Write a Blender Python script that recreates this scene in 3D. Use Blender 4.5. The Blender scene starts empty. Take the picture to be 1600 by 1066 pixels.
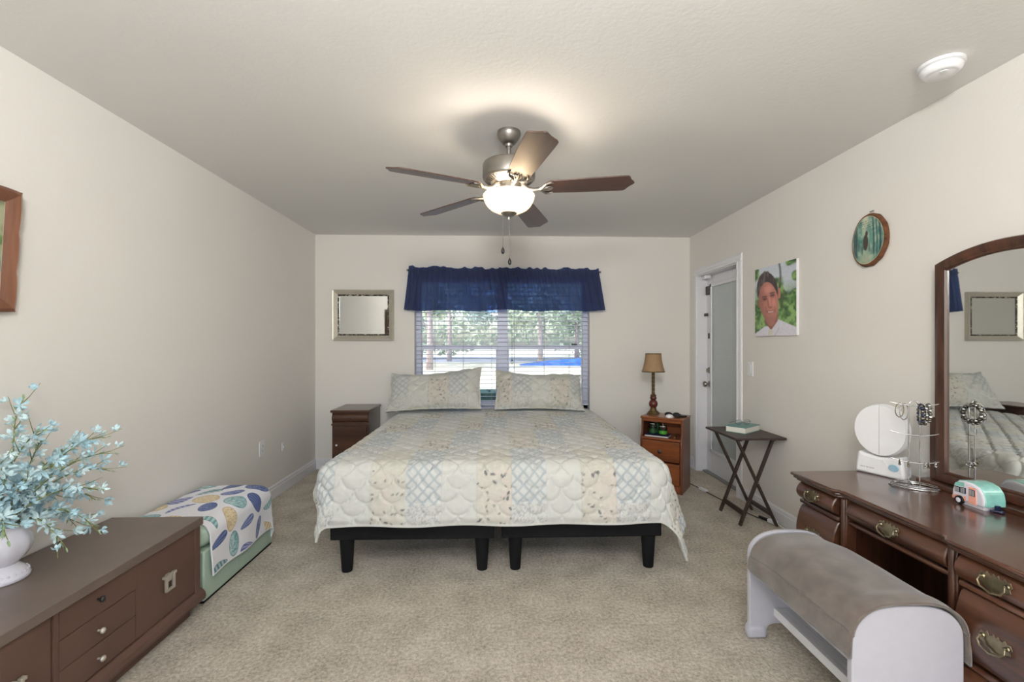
import bpy, bmesh, math, random
import numpy as np
from mathutils import Vector, Matrix
PI = math.pi
random.seed(7)
rng = np.random.default_rng(11)
S = bpy.context.scene
COL = S.collection

# ------------------------------------------------------------------ camera
F_PX = 711.1
YAW = math.atan(23 / F_PX)
CAM_Z = 1.305
cam_d = bpy.data.cameras.new('camera')
cam = bpy.data.objects.new('camera', cam_d)
COL.objects.link(cam)
cam_d.sensor_width = 36.0
cam_d.lens = F_PX * 36.0 / 1600.0
cam_d.shift_y = 4.0 / 1600.0
cam_d.clip_start = 0.05
cam_d.clip_end = 500
cam.location = (0, 0, CAM_Z)
cam.rotation_euler = (PI / 2, 0, -YAW)
S.camera = cam

# ------------------------------------------------------------------ view transform
S.view_settings.view_transform = 'Standard'
S.view_settings.look = 'None'
S.view_settings.exposure = 0.24
S.view_settings.gamma = 1.0
S.view_settings.use_curve_mapping = False

# ------------------------------------------------------------------ world, sun, large lights
W = bpy.data.worlds.new('sky_world')
S.world = W
W.use_nodes = True
nt = W.node_tree
bgn = nt.nodes['Background']
sky = nt.nodes.new('ShaderNodeTexSky')
sky.sky_type = 'NISHITA'
sky.sun_disc = False
sky.sun_elevation = math.radians(42)
sky.sun_rotation = math.radians(230)
sky.air_density = 1.0
sky.dust_density = 2.5
nt.links.new(sky.outputs['Color'], bgn.inputs['Color'])
bgn.inputs['Strength'].default_value = 0.36

sun_d = bpy.data.lights.new('sun', 'SUN')
sun_d.energy = 3.0
sun_d.angle = math.radians(0.6)
sun_d.color = (1.0, 0.95, 0.88)
sun = bpy.data.objects.new('sun', sun_d)
COL.objects.link(sun)
sun.rotation_euler = Vector((0.8, 0.25, -0.75)).to_track_quat('-Z', 'Y').to_euler()

# added fill light, set in an invented window opening behind the camera
day_d = bpy.data.lights.new('added_rear_fill', 'AREA')
day_d.shape = 'RECTANGLE'
day_d.size = 3.2
day_d.size_y = 1.75
day_d.energy = 22.0
day_d.color = (0.92, 0.96, 1.0)
day = bpy.data.objects.new('added_rear_fill', day_d)
COL.objects.link(day)
day.location = (0.0, -1.66, 1.30)
day.rotation_euler = (PI / 2, 0, 0)

# added bounce light without a lamp body, behind and above the camera
up_d = bpy.data.lights.new('added_bounce_light', 'AREA')
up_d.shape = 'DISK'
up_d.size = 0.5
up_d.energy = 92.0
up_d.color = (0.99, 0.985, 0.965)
up = bpy.data.objects.new('added_bounce_light', up_d)
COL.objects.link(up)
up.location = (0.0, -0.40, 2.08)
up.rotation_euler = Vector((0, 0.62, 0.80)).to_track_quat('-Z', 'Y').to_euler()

# room numbers
XL, XR, YB, YR, ZC = -1.893, 2.055, 4.80, -1.70, 2.44

# ------------------------------------------------------------------ material helpers
def lin(c):
    c = c / 255.0
    return c / 12.92 if c <= 0.04045 else ((c + 0.055) / 1.055) ** 2.4
def rgb(r, g, b):
    return (lin(r), lin(g), lin(b), 1.0)
def newmat(name):
    m = bpy.data.materials.new(name)
    m.use_nodes = True
    return m, m.node_tree, m.node_tree.nodes['Principled BSDF']
def setin(b, key, val):
    if key in b.inputs:
        b.inputs[key].default_value = val
def coords(nt, scale=(1, 1, 1), rot=(0, 0, 0)):
    tc = nt.nodes.new('ShaderNodeTexCoord')
    mp = nt.nodes.new('ShaderNodeMapping')
    mp.inputs['Scale'].default_value = scale
    mp.inputs['Rotation'].default_value = rot
    nt.links.new(tc.outputs['Object'], mp.inputs['Vector'])
    return mp.outputs['Vector']
def noise(nt, vec, scale, detail=3, rough=0.55):
    n = nt.nodes.new('ShaderNodeTexNoise')
    n.inputs['Scale'].default_value = scale
    n.inputs['Detail'].default_value = detail
    n.inputs['Roughness'].default_value = rough
    nt.links.new(vec, n.inputs['Vector'])
    return n.outputs['Fac']
def ramp(nt, fac, stops):
    r = nt.nodes.new('ShaderNodeValToRGB')
    el = r.color_ramp.elements
    while len(el) < len(stops):
        el.new(0.5)
    for e, (p, c) in zip(el, stops):
        e.position = p
        e.color = c
    nt.links.new(fac, r.inputs['Fac'])
    return r.outputs['Color']
def bump(nt, b, h, strength, dist):
    n = nt.nodes.new('ShaderNodeBump')
    n.inputs['Strength'].default_value = strength
    n.inputs['Distance'].default_value = dist
    nt.links.new(h, n.inputs['Height'])
    nt.links.new(n.outputs['Normal'], b.inputs['Normal'])
def plain(name, c, rough=0.5, metal=0.0, var=0.06, nscale=30, bmp=0.0, bscale=200, coat=0.0, sheen=0.0, spec=None):
    m, nt, b = newmat(name)
    c = rgb(*c)
    v = coords(nt)
    lo = tuple(x * (1 - var) for x in c[:3]) + (1,)
    hi = tuple(min(1, x * (1 + var)) for x in c[:3]) + (1,)
    nt.links.new(ramp(nt, noise(nt, v, nscale), [(0.3, lo), (0.7, hi)]), b.inputs['Base Color'])
    b.inputs['Roughness'].default_value = rough
    b.inputs['Metallic'].default_value = metal
    setin(b, 'Coat Weight', coat)
    setin(b, 'Coat Roughness', 0.12)
    setin(b, 'Sheen Weight', sheen)
    if spec is not None:
        setin(b, 'Specular IOR Level', spec)
    if bmp:
        bump(nt, b, noise(nt, v, bscale, 2), bmp, 0.002)
    return m
def wood(name, c1, c2, axis='Y', rough=0.32, coat=0.3, scale=14, croughness=0.2):
    m, nt, b = newmat(name)
    sc = {'X': (0.08, 1, 1), 'Y': (1, 0.08, 1), 'Z': (1, 1, 0.08)}[axis]
    v = coords(nt, sc)
    n1 = noise(nt, v, scale, 5, 0.65)
    n2 = noise(nt, v, scale * 6, 3, 0.6)
    mx = nt.nodes.new('ShaderNodeMath'); mx.operation = 'MULTIPLY_ADD'
    nt.links.new(n2, mx.inputs[0]); mx.inputs[1].default_value = 0.35
    nt.links.new(n1, mx.inputs[2])
    nt.links.new(ramp(nt, mx.outputs[0], [(0.45, rgb(*c1)), (0.85, rgb(*c2))]), b.inputs['Base Color'])
    b.inputs['Roughness'].default_value = rough
    setin(b, 'Coat Weight', coat)
    setin(b, 'Coat Roughness', croughness)
    bump(nt, b, n2, 0.05, 0.001)
    return m
def painted(name, rough=0.8, sheen=0.0, bmp=0.0, bscale=300, trans=0.0):
    m, nt, b = newmat(name)
    a = nt.nodes.new('ShaderNodeAttribute'); a.attribute_name = 'paint'
    nt.links.new(a.outputs['Color'], b.inputs['Base Color'])
    b.inputs['Roughness'].default_value = rough
    setin(b, 'Sheen Weight', sheen)
    if bmp:
        bump(nt, b, noise(nt, coords(nt), bscale, 2), bmp, 0.002)
    return m

M = {}
def wall_mat(name, c, scale, strength):
    m, nt, b = newmat(name)
    v = coords(nt)
    col = ramp(nt, noise(nt, v, 1.4, 2), [(0.3, rgb(c[0] - 2, c[1] - 2, c[2] - 2)), (0.7, rgb(*c))])
    nt.links.new(col, b.inputs['Base Color'])
    b.inputs['Roughness'].default_value = 0.75
    bump(nt, b, noise(nt, v, scale, 2, 0.5), strength, 0.004)
    return m
M['wall'] = wall_mat('painted_wall', (231, 227.5, 221.5), 55, 0.16)
M['ceiling'] = wall_mat('textured_ceiling', (229, 228, 225), 60, 0.2)
def carpet_mat():
    m, nt, b = newmat('beige_carpet')
    v = coords(nt)
    n1 = noise(nt, v, 62, 5, 0.8)
    n2 = noise(nt, v, 5, 3)
    mx = nt.nodes.new('ShaderNodeMath'); mx.operation = 'MULTIPLY_ADD'
    nt.links.new(n2, mx.inputs[0]); mx.inputs[1].default_value = 0.35; nt.links.new(n1, mx.inputs[2])
    nt.links.new(ramp(nt, mx.outputs[0], [(0.44, rgb(118, 108, 93)), (0.66, rgb(190, 180, 163)), (0.88, rgb(232, 224, 210))]), b.inputs['Base Color'])
    b.inputs['Roughness'].default_value = 0.95
    setin(b, 'Sheen Weight', 0.2)
    setin(b, 'Specular IOR Level', 0.1)
    bump(nt, b, noise(nt, v, 110, 4, 0.7), 0.9, 0.01)
    return m
M['carpet'] = carpet_mat()
M['trim'] = plain('white_trim_paint', (232, 232, 236), 0.4, var=0.01)
M['white'] = plain('white_paint', (192, 191, 199), 0.42, var=0.02)
M['whiteplastic'] = plain('white_plastic', (234, 234, 236), 0.3, var=0.01)
M['vinyl'] = plain('window_vinyl', (214, 218, 236), 0.35, var=0.01)
M['slat'] = plain('blind_slat', (222, 226, 240), 0.4, var=0.01)  # white slats, tinted bluish for the sky light on them
M['doorpaint'] = plain('white_door_paint', (228, 228, 232), 0.4, var=0.01)
M['black'] = plain('black_fabric', (13, 13, 15), 0.75, var=0.1, bmp=0.1, spec=0.25)
M['blackplastic'] = plain('black_plastic', (20, 20, 22), 0.3, var=0.05)
M['nickel'] = plain('brushed_nickel', (150, 146, 140), 0.42, 1.0, var=0.03)
M['chrome'] = plain('chrome_wire', (190, 190, 190), 0.15, 1.0, var=0.02)
M['darkmetal'] = plain('dark_metal', (70, 68, 66), 0.4, 0.8, var=0.05)
M['brass'] = plain('aged_brass', (142, 132, 110), 0.3, 1.0, var=0.2, nscale=60)
M['cherry'] = wood('dark_cherry_wood', (44, 26, 18), (98, 62, 44), 'Y', 0.3, 0.5, 12)
M['cherryz'] = wood('dark_cherry_wood_upright', (40, 22, 16), (92, 56, 38), 'Z', 0.3, 0.4, 12)
M['cherrytop'] = wood('polished_cherry_top', (60, 38, 29), (104, 68, 52), 'Y', 0.22, 0.6, 10, 0.14)
M['cabinet'] = plain('brown_painted_cabinet', (94, 70, 60), 0.5, var=0.08, nscale=6, spec=0.4)
M['cabinettop'] = plain('brown_top_sheen_tint', (106, 92, 84), 0.36, var=0.08, nscale=8, spec=0.6)  # lighter brown stands in for the sheen on the top
M['espresso'] = wood('espresso_wood', (44, 33, 28), (68, 53, 46), 'Y', 0.5, 0.0, 10)
M['walnut'] = wood('walnut_nightstand', (50, 31, 22), (88, 58, 42), 'X', 0.3, 0.4, 12)
M['pine'] = wood('stained_pine', (92, 47, 22), (148, 82, 42), 'X', 0.35, 0.3, 9)
M['pinez'] = wood('stained_pine_side', (84, 44, 28), (124, 72, 46), 'Z', 0.35, 0.3, 9)
M['blade'] = wood('fan_blade_walnut', (50, 29, 22), (88, 56, 42), 'X', 0.42, 1.0, 10, 0.5)
M['mirror'] = plain('mirror_glass', (236, 238, 236), 0.015, 1.0, var=0.0)
M['silverframe'] = plain('silver_frame', (200, 195, 182), 0.4, 0.55, var=0.04)
M['silverhw'] = plain('pale_silver_hardware', (206, 200, 188), 0.4, 0.7, var=0.04)
def mosaic():
    m, nt, b = newmat('mosaic_inlay')
    v = coords(nt)
    vo = nt.nodes.new('ShaderNodeTexVoronoi'); vo.inputs['Scale'].default_value = 90
    nt.links.new(v, vo.inputs['Vector'])
    sp = nt.nodes.new('ShaderNodeSeparateColor'); nt.links.new(vo.outputs['Color'], sp.inputs['Color'])
    nt.links.new(ramp(nt, sp.outputs[0], [(0.45, rgb(40, 38, 36)), (0.7, rgb(90, 80, 66)), (0.95, rgb(190, 180, 160))]), b.inputs['Base Color'])
    b.inputs['Roughness'].default_value = 0.25
    return m
M['mosaic'] = mosaic()
M['mint'] = plain('mint_vinyl', (168, 190, 174), 0.5, var=0.03, bmp=0.05)
M['taupe'] = plain('taupe_plush_towel', (99, 88, 80), 0.95, var=0.30, nscale=14, bmp=0.7, bscale=500, sheen=0.5)
M['shade'] = plain('tan_lamp_shade', (160, 130, 98), 0.85, var=0.05, bmp=0.2, bscale=400)
M['lampgold'] = plain('antique_gold', (112, 92, 62), 0.4, 0.7, var=0.2)
M['lampred'] = plain('burgundy_resin', (86, 36, 30), 0.35, var=0.25)
M['teal'] = plain('teal_cover', (92, 146, 138), 0.35, var=0.1)
M['paper'] = plain('page_edges', (226, 222, 212), 0.8, var=0.04, nscale=200)
M['green'] = plain('green_label', (76, 160, 48), 0.5, var=0.1)
M['greenwax'] = plain('dark_green_wax', (34, 74, 40), 0.4, var=0.1)
M['bluebook'] = plain('navy_book_cover', (44, 50, 92), 0.4, var=0.2)
M['ceramic'] = plain('white_glazed_ceramic', (226, 224, 234), 0.15, var=0.02, coat=0.5)
M['stem'] = plain('green_stem', (122, 124, 70), 0.6, var=0.2)
M['leafy'] = plain('pale_green_bud', (156, 178, 138), 0.6, var=0.15)
M['petal'] = plain('pale_blue_petal', (176, 208, 218), 0.7, var=0.1, nscale=90)
M['petal2'] = plain('pale_aqua_petal', (200, 222, 226), 0.7, var=0.1, nscale=90)
M['pinkcloth'] = plain('pink_purple_cloth', (190, 150, 176), 0.85, var=0.3, nscale=40)
M['pale'] = plain('pale_pink_glaze', (236, 168, 150), 0.15, var=0.12, nscale=40, coat=0.6)
M['aqua'] = plain('aqua_glaze', (138, 202, 192), 0.12, var=0.12, nscale=40, coat=0.7)
M['pewter'] = plain('pewter_bead', (120, 116, 108), 0.25, 1.0, var=0.3)
M['navy'] = plain('navy_bead', (30, 36, 66), 0.2, var=0.2)
M['barkwood'] = plain('tree_bark', (104, 66, 42), 0.9, var=0.45, nscale=40, bmp=0.8, bscale=90)
M['framewood'] = wood('orange_brown_frame', (92, 54, 36), (136, 90, 66), 'Z', 0.3, 0.4, 14)
M['matte'] = plain('linen_liner', (216, 210, 196), 0.8)
M['paint'] = painted('painted_picture', 0.35)
M['quiltmat'] = painted('printed_quilt_cotton', 0.9, 0.1, 0.25, 260)
M['towelmat'] = painted('printed_towel_cotton', 0.85, 0.15, 0.2, 300)
M['grey'] = plain('grey_print', (150, 150, 150), 0.6)
M['threshold'] = plain('aluminium_threshold', (140, 140, 138), 0.4, 0.6)
M['mattress'] = plain('mattress_ticking', (222, 220, 214), 0.9)
M['bluegrey'] = plain('blue_button', (150, 186, 204), 0.3)
def glass_mat(name, tint, rough=0.0):
    m, nt, b = newmat(name)
    nt.nodes.remove(b)
    out = nt.nodes['Material Output']
    t = nt.nodes.new('ShaderNodeBsdfTransparent'); t.inputs['Color'].default_value = tint
    g = nt.nodes.new('ShaderNodeBsdfGlossy'); g.inputs['Roughness'].default_value = rough
    lw = nt.nodes.new('ShaderNodeFresnel'); lw.inputs['IOR'].default_value = 1.45
    mx = nt.nodes.new('ShaderNodeMixShader')
    nt.links.new(lw.outputs['Fac'], mx.inputs['Fac'])
    nt.links.new(t.outputs['BSDF'], mx.inputs[1]); nt.links.new(g.outputs['BSDF'], mx.inputs[2])
    nt.links.new(mx.outputs['Shader'], out.inputs['Surface'])
    return m
M['glass'] = glass_mat('window_glass', (0.95, 0.97, 0.98, 1))
M['jarglass'] = glass_mat('clear_jar_glass', (0.9, 0.93, 0.9, 1), 0.02)
M['specglass'] = glass_mat('spectacle_lens', (0.93, 0.96, 0.95, 1))
def cloth_trans(name, c, tr, tp):
    m, nt, b = newmat(name)
    out = nt.nodes['Material Output']
    v = coords(nt)
    c0 = rgb(*c)
    col = ramp(nt, noise(nt, v, 350, 2), [(0.3, tuple(x * .85 for x in c0[:3]) + (1,)), (0.7, tuple(x * 1.15 for x in c0[:3]) + (1,))])
    nt.links.new(col, b.inputs['Base Color'])
    b.inputs['Roughness'].default_value = 0.7
    setin(b, 'Sheen Weight', 0.2)
    t = nt.nodes.new('ShaderNodeBsdfTranslucent')
    t.inputs['Color'].default_value = (c0[0] * 3, c0[1] * 3.6, c0[2] * 4.2, 1)
    tp_ = nt.nodes.new('ShaderNodeBsdfTransparent')
    tp_.inputs['Color'].default_value = (0.40, 0.54, 0.84, 1)
    m1 = nt.nodes.new('ShaderNodeMixShader'); m1.inputs['Fac'].default_value = tr
    m2 = nt.nodes.new('ShaderNodeMixShader'); m2.inputs['Fac'].default_value = tp
    nt.links.new(b.outputs['BSDF'], m1.inputs[1]); nt.links.new(t.outputs['BSDF'], m1.inputs[2])
    nt.links.new(m1.outputs['Shader'], m2.inputs[1]); nt.links.new(tp_.outputs['BSDF'], m2.inputs[2])
    nt.links.new(m2.outputs['Shader'], out.inputs['Surface'])
    return m
M['valance'] = cloth_trans('navy_valance_cloth', (66, 71, 94), 0.32, 0.42)
def bowl_mat():
    m, nt, b = newmat('frosted_marbled_bowl_glass')
    out = nt.nodes['Material Output']
    v = coords(nt)
    col = ramp(nt, noise(nt, v, 14, 4), [(0.3, (0.40, 0.34, 0.255, 1)), (0.7, (0.47, 0.42, 0.34, 1))])
    nt.links.new(col, b.inputs['Base Color'])
    b.inputs['Roughness'].default_value = 0.25
    setin(b, 'Emission Strength', 0.4)
    nt.links.new(col, b.inputs['Emission Color'])
    t = nt.nodes.new('ShaderNodeBsdfTranslucent')
    nt.links.new(col, t.inputs['Color'])
    mx = nt.nodes.new('ShaderNodeMixShader'); mx.inputs['Fac'].default_value = 0.6
    nt.links.new(b.outputs['BSDF'], mx.inputs[1]); nt.links.new(t.outputs['BSDF'], mx.inputs[2])
    tp_ = nt.nodes.new('ShaderNodeBsdfTransparent'); tp_.inputs['Color'].default_value = (1.0, 0.95, 0.86, 1)
    mx2 = nt.nodes.new('ShaderNodeMixShader'); mx2.inputs['Fac'].default_value = 0.30
    nt.links.new(mx.outputs['Shader'], mx2.inputs[1]); nt.links.new(tp_.outputs['BSDF'], mx2.inputs[2])
    nt.links.new(mx2.outputs['Shader'], out.inputs['Surface'])
    return m
M['bowl'] = bowl_mat()
def door_glass():
    m, nt, b = newmat('enclosed_door_blind_glass')
    tc = nt.nodes.new('ShaderNodeTexCoord')
    w = nt.nodes.new('ShaderNodeTexWave'); w.bands_direction = 'Z'; w.inputs['Scale'].default_value = 26
    nt.links.new(tc.outputs['Object'], w.inputs['Vector'])
    nt.links.new(ramp(nt, w.outputs['Fac'], [(0.0, rgb(172, 182, 184)), (1.0, rgb(196, 205, 206))]), b.inputs['Base Color'])
    b.inputs['Roughness'].default_value = 0.6
    setin(b, 'Coat Weight', 1.0); setin(b, 'Coat Roughness', 0.03)
    return m
M['doorglass'] = door_glass()

# ------------------------------------------------------------------ mesh helpers
class MB:
    def __init__(s):
        s.v = []; s.f = []
    def add(s, verts, faces):
        n = len(s.v)
        s.v += [tuple(p) for p in verts]
        s.f += [tuple(i + n for i in f) for f in faces]
        return s
    def box(s, x0, x1, y0, y1, z0, z1):
        v = [(x0, y0, z0), (x1, y0, z0), (x1, y1, z0), (x0, y1, z0), (x0, y0, z1), (x1, y0, z1), (x1, y1, z1), (x0, y1, z1)]
        return s.add(v, [(0, 3, 2, 1), (4, 5, 6, 7), (0, 1, 5, 4), (1, 2, 6, 5), (2, 3, 7, 6), (3, 0, 4, 7)])
    def prism(s, poly, axis, a0, a1):
        """poly: 2-D outline; axis 'X': poly=(y,z); 'Y': poly=(x,z); 'Z': poly=(x,y)"""
        def p3(p, a):
            return {'X': (a, p[0], p[1]), 'Y': (p[0], a, p[1]), 'Z': (p[0], p[1], a)}[axis]
        n = len(poly)
        v = [p3(p, a0) for p in poly] + [p3(p, a1) for p in poly]
        f = [tuple(range(n))[::-1], tuple(range(n, 2 * n))]
        f += [(i, (i + 1) % n, n + (i + 1) % n, n + i) for i in range(n)]
        return s.add(v, f)
    def lathe(s, prof, c=(0, 0, 0), seg=32, cap=True, sx=1, sy=1):
        """prof: list of (r, z)"""
        v = []; f = []
        for r, z in prof:
            for k in range(seg):
                a = 2 * PI * k / seg
                v.append((c[0] + sx * r * math.cos(a), c[1] + sy * r * math.sin(a), c[2] + z))
        for i in range(len(prof) - 1):
            for k in range(seg):
                f.append((i * seg + k, i * seg + (k + 1) % seg, (i + 1) * seg + (k + 1) % seg, (i + 1) * seg + k))
        if cap:
            f.append(tuple(range(seg))[::-1]); f.append(tuple(range((len(prof) - 1) * seg, len(prof) * seg)))
        return s.add(v, f)
    def tube(s, pts, r, seg=8, closed=False, flat=1.0):
        pts = [Vector(p) for p in pts]
        n = len(pts)
        rr = r if isinstance(r, (list, tuple)) else [r] * n
        v = []; f = []
        ref = None
        for i in range(n):
            if closed:
                d = pts[(i + 1) % n] - pts[i - 1]
            else:
                d = pts[min(i + 1, n - 1)] - pts[max(i - 1, 0)]
            d.normalize()
            if ref is None:
                ref = Vector((0, 0, 1)) if abs(d.z) < 0.9 else Vector((1, 0, 0))
            u = (ref - d * ref.dot(d))
            if u.length < 1e-6:
                u = d.orthogonal()
            u.normalize(); w = d.cross(u); ref = u
            for k in range(seg):
                a = 2 * PI * k / seg
                v.append(pts[i] + u * (rr[i] * math.cos(a)) + w * (rr[i] * flat * math.sin(a)))
        m = n if closed else n - 1
        for i in range(m):
            for k in range(seg):
                j = (i + 1) % n
                f.append((i * seg + k, i * seg + (k + 1) % seg, j * seg + (k + 1) % seg, j * seg + k))
        if not closed:
            f.append(tuple(range(seg))[::-1]); f.append(tuple(range((n - 1) * seg, n * seg)))
        return s.add(v, f)
    def bar(s, a, b, w, h, up=(0, 0, 1)):
        """rectangular bar from a to b, w across, h along 'up'"""
        a, b = Vector(a), Vector(b)
        d = (b - a).normalized(); up = Vector(up)
        u = (up - d * up.dot(d)).normalized(); x = d.cross(u)
        v = []
        for p in (a, b):
            for sx, sy in ((-1, -1), (1, -1), (1, 1), (-1, 1)):
                v.append(p + x * (sx * w / 2) + u * (sy * h / 2))
        return s.add(v, [(0, 1, 2, 3), (7, 6, 5, 4), (0, 4, 5, 1), (1, 5, 6, 2), (2, 6, 7, 3), (3, 7, 4, 0)])
    def ball(s, c, r, seg=12, sz=1.0):
        n = seg // 2
        prof = [(max(1e-4, r * math.sin(PI * i / n)), -r * sz * math.cos(PI * i / n)) for i in range(n + 1)]
        return s.lathe(prof, c, seg)
    def xf(s, mat, start=0):
        for i in range(start, len(s.v)):
            s.v[i] = tuple(mat @ Vector(s.v[i]))
        return s

def world_off(p):
    o = Vector((0, 0, 0))
    while p is not None:
        o += p.location
        p = p.parent
    return o
def finish(o, parent, smooth, bevel, seg):
    COL.objects.link(o)
    if parent is not None:
        o.parent = parent
    if bevel:
        md = o.modifiers.new('bevel', 'BEVEL')
        md.width = bevel; md.segments = seg; md.limit_method = 'ANGLE'; md.angle_limit = math.radians(35)
    if smooth is not None:
        me = o.data
        me.polygons.foreach_set('use_smooth', [True] * len(me.polygons))
        if smooth < 170:
            try:
                me.set_sharp_from_angle(angle=math.radians(smooth))
            except Exception:
                pass
    return o
def build(name, mb, mat, parent=None, bevel=0.0, smooth=None, seg=2, world=True):
    off = world_off(parent) if (world and parent is not None) else Vector((0, 0, 0))
    me = bpy.data.meshes.new(name)
    me.from_pydata([(v[0] - off.x, v[1] - off.y, v[2] - off.z) for v in mb.v], [], mb.f)
    bm = bmesh.new(); bm.from_mesh(me)
    bmesh.ops.recalc_face_normals(bm, faces=bm.faces)
    bm.to_mesh(me); bm.free()
    me.materials.append(M[mat] if isinstance(mat, str) else mat)
    o = bpy.data.objects.new(name, me)
    return finish(o, parent, smooth, bevel, seg)
def thing(name, label, cat, loc=(0, 0, 0), rotz=0.0, group=None):
    o = bpy.data.objects.new(name, None)
    o.empty_display_size = 0.05
    COL.objects.link(o)
    o.location = loc; o.rotation_euler = (0, 0, rotz)
    return tag(o, label, cat, group)
def tag(o, label, cat, group=None, kind=None):
    o['label'] = label; o['category'] = cat
    if group: o['group'] = group
    if kind: o['kind'] = kind
    return o
def struct(name, mb, mat, bevel=0.0, smooth=None, parent=None, world=True):
    o = build(name, mb, mat, parent, bevel, smooth, world=world)
    if parent is None:
        o['kind'] = 'structure'
    return o
def grid_obj(name, P, C, mat, parent=None, solid=0.0, world=True, offset=-1.0):
    """P: (n,m,3) points, C: (n,m,3) linear colours -> mesh with 'paint' colours"""
    n, m = P.shape[:2]
    off = world_off(parent) if (world and parent is not None) else Vector((0, 0, 0))
    co = (P - np.array(off)).reshape(-1, 3).astype(np.float32)
    idx = np.arange(n * m).reshape(n, m)
    q = np.stack([idx[:-1, :-1], idx[1:, :-1], idx[1:, 1:], idx[:-1, 1:]], -1).reshape(-1, 4)
    me = bpy.data.meshes.new(name)
    me.vertices.add(n * m); me.vertices.foreach_set('co', co.ravel())
    me.loops.add(q.size); me.loops.foreach_set('vertex_index', q.ravel().astype(np.int32))
    me.polygons.add(len(q)); me.polygons.foreach_set('loop_start', (np.arange(len(q)) * 4).astype(np.int32))
    try:
        me.polygons.foreach_set('loop_total', np.full(len(q), 4, np.int32))
    except Exception:
        pass
    me.update(calc_edges=True); me.validate()
    me.polygons.foreach_set('use_smooth', np.ones(len(q), bool))
    if C is not None:
        ca = me.color_attributes.new('paint', 'FLOAT_COLOR', 'POINT')
        c4 = np.concatenate([C.reshape(-1, 3), np.ones((n * m, 1))], 1).astype(np.float32)
        ca.data.foreach_set('color', c4.ravel())
    me.materials.append(M[mat])
    o = bpy.data.objects.new(name, me)
    COL.objects.link(o)
    if parent is not None:
        o.parent = parent
    if solid:
        md = o.modifiers.new('thickness', 'SOLIDIFY'); md.thickness = solid; md.offset = offset
    return o
def linv(c):
    return np.array([lin(x) for x in c])
def vnoise(x, y, seed=0):
    """smooth value noise in numpy, 0..1"""
    xi = np.floor(x).astype(np.int64); yi = np.floor(y).astype(np.int64)
    fx = x - xi; fy = y - yi
    fx = fx * fx * (3 - 2 * fx); fy = fy * fy * (3 - 2 * fy)
    def h(a, b):
        n = (a * 374761393 + b * 668265263 + seed * 974634777) & 0x7fffffff
        n = ((n ^ (n >> 13)) * 1274126177) & 0x7fffffff
        n = n ^ (n >> 16)
        return (n & 0xffff) / 65535.0
    return (h(xi, yi) * (1 - fx) + h(xi + 1, yi) * fx) * (1 - fy) + (h(xi, yi + 1) * (1 - fx) + h(xi + 1, yi + 1) * fx) * fy
def hash2(a, b, seed=0):
    n = (a * 374761393 + b * 668265263 + seed * 974634777) & 0x7fffffff
    n = ((n ^ (n >> 13)) * 1274126177) & 0x7fffffff
    n = n ^ (n >> 16)
    return (n & 0xffff) / 65535.0
def mixc(C, mask, col):
    return C * (1 - mask[..., None]) + np.asarray(col) * mask[..., None]
def sstep(a, b, x):
    t = np.clip((x - a) / (b - a), 0, 1)
    return t * t * (3 - 2 * t)

# ================================================================== SETTING
T = 0.12
struct('floor', MB().box(XL - T, XR + T + .1, YR - T, YB + T, -0.12, 0.0), 'carpet')
struct('ceiling', MB().box(XL - T, XR + T + .1, YR - T, YB + T, ZC, ZC + 0.15), 'ceiling')
struct('wall_left', MB().box(XL - T, XL, YR - T, YB + T, 0.0, ZC), 'wall')
# back wall with the window opening
WX0, WX1, WZ0, WZ1 = -0.868, 0.980, 0.60, 2.0
bw = MB().box(XL, WX0, YB, YB + T + .06, 0, ZC).box(WX1, XR, YB, YB + T + .06, 0, ZC)
bw.box(WX0, WX1, YB, YB + T + .06, 0, WZ0).box(WX0, WX1, YB, YB + T + .06, WZ1, ZC)
struct('wall_back', bw, 'wall')
# right wall with the door opening
DY0, DY1, DZ1 = 3.822, 4.612, 2.0
rw = MB().box(XR, XR + T, YR - T, DY0, 0, ZC).box(XR, XR + T, DY1, YB + T + .06, 0, ZC).box(XR, XR + T, DY0, DY1, DZ1, ZC)
struct('wall_right', rw, 'wall')
# unseen rear wall; its wide opening is added for the fill light
RX0, RX1, RZ0, RZ1 = -1.65, 1.65, 0.4, 2.2
ew = MB().box(XL, RX0, YR - T, YR, 0, ZC).box(RX1, XR, YR - T, YR, 0, ZC)
ew.box(RX0, RX1, YR - T, YR, 0, RZ0).box(RX0, RX1, YR - T, YR, RZ1, ZC)
struct('wall_rear', ew, 'wall')
w2 = MB()
for x in (RX0, 0 - .03, RX1 - .06):
    w2.box(x, x + .06, YR - .09, YR - .04, RZ0, RZ1)
w2.box(RX0, RX1, YR - .09, YR - .04, RZ0, RZ0 + .06).box(RX0, RX1, YR - .09, YR - .04, RZ1 - .06, RZ1)
struct('added_rear_window', w2, 'vinyl', bevel=0.004)  # invented frame around the fill light's opening

def base_profile(sgn):
    return [(0, 0), (0.014 * sgn, 0), (0.014 * sgn, 0.078), (0.010 * sgn, 0.084), (0.010 * sgn, 0.096), (0.005 * sgn, 0.106), (0, 0.110)]
def base_y(x, sgn, y0, y1):
    return MB().prism([(x + p[0], p[1]) for p in base_profile(sgn)], 'Y', y0, y1)
def base_x(y, sgn, x0, x1):
    return MB().prism([(y + p[0], p[1]) for p in base_profile(sgn)], 'X', x0, x1)
struct('baseboard_left', base_y(XL, 1, YR, YB), 'trim')
struct('baseboard_back', base_x(YB, -1, XL, XR), 'trim')
b = base_y(XR, -1, YR, DY0 - .07); b.add(*(lambda q: (q.v, q.f))(base_y(XR, -1, DY1 + .07, YB)))
struct('baseboard_right', b, 'trim')

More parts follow.
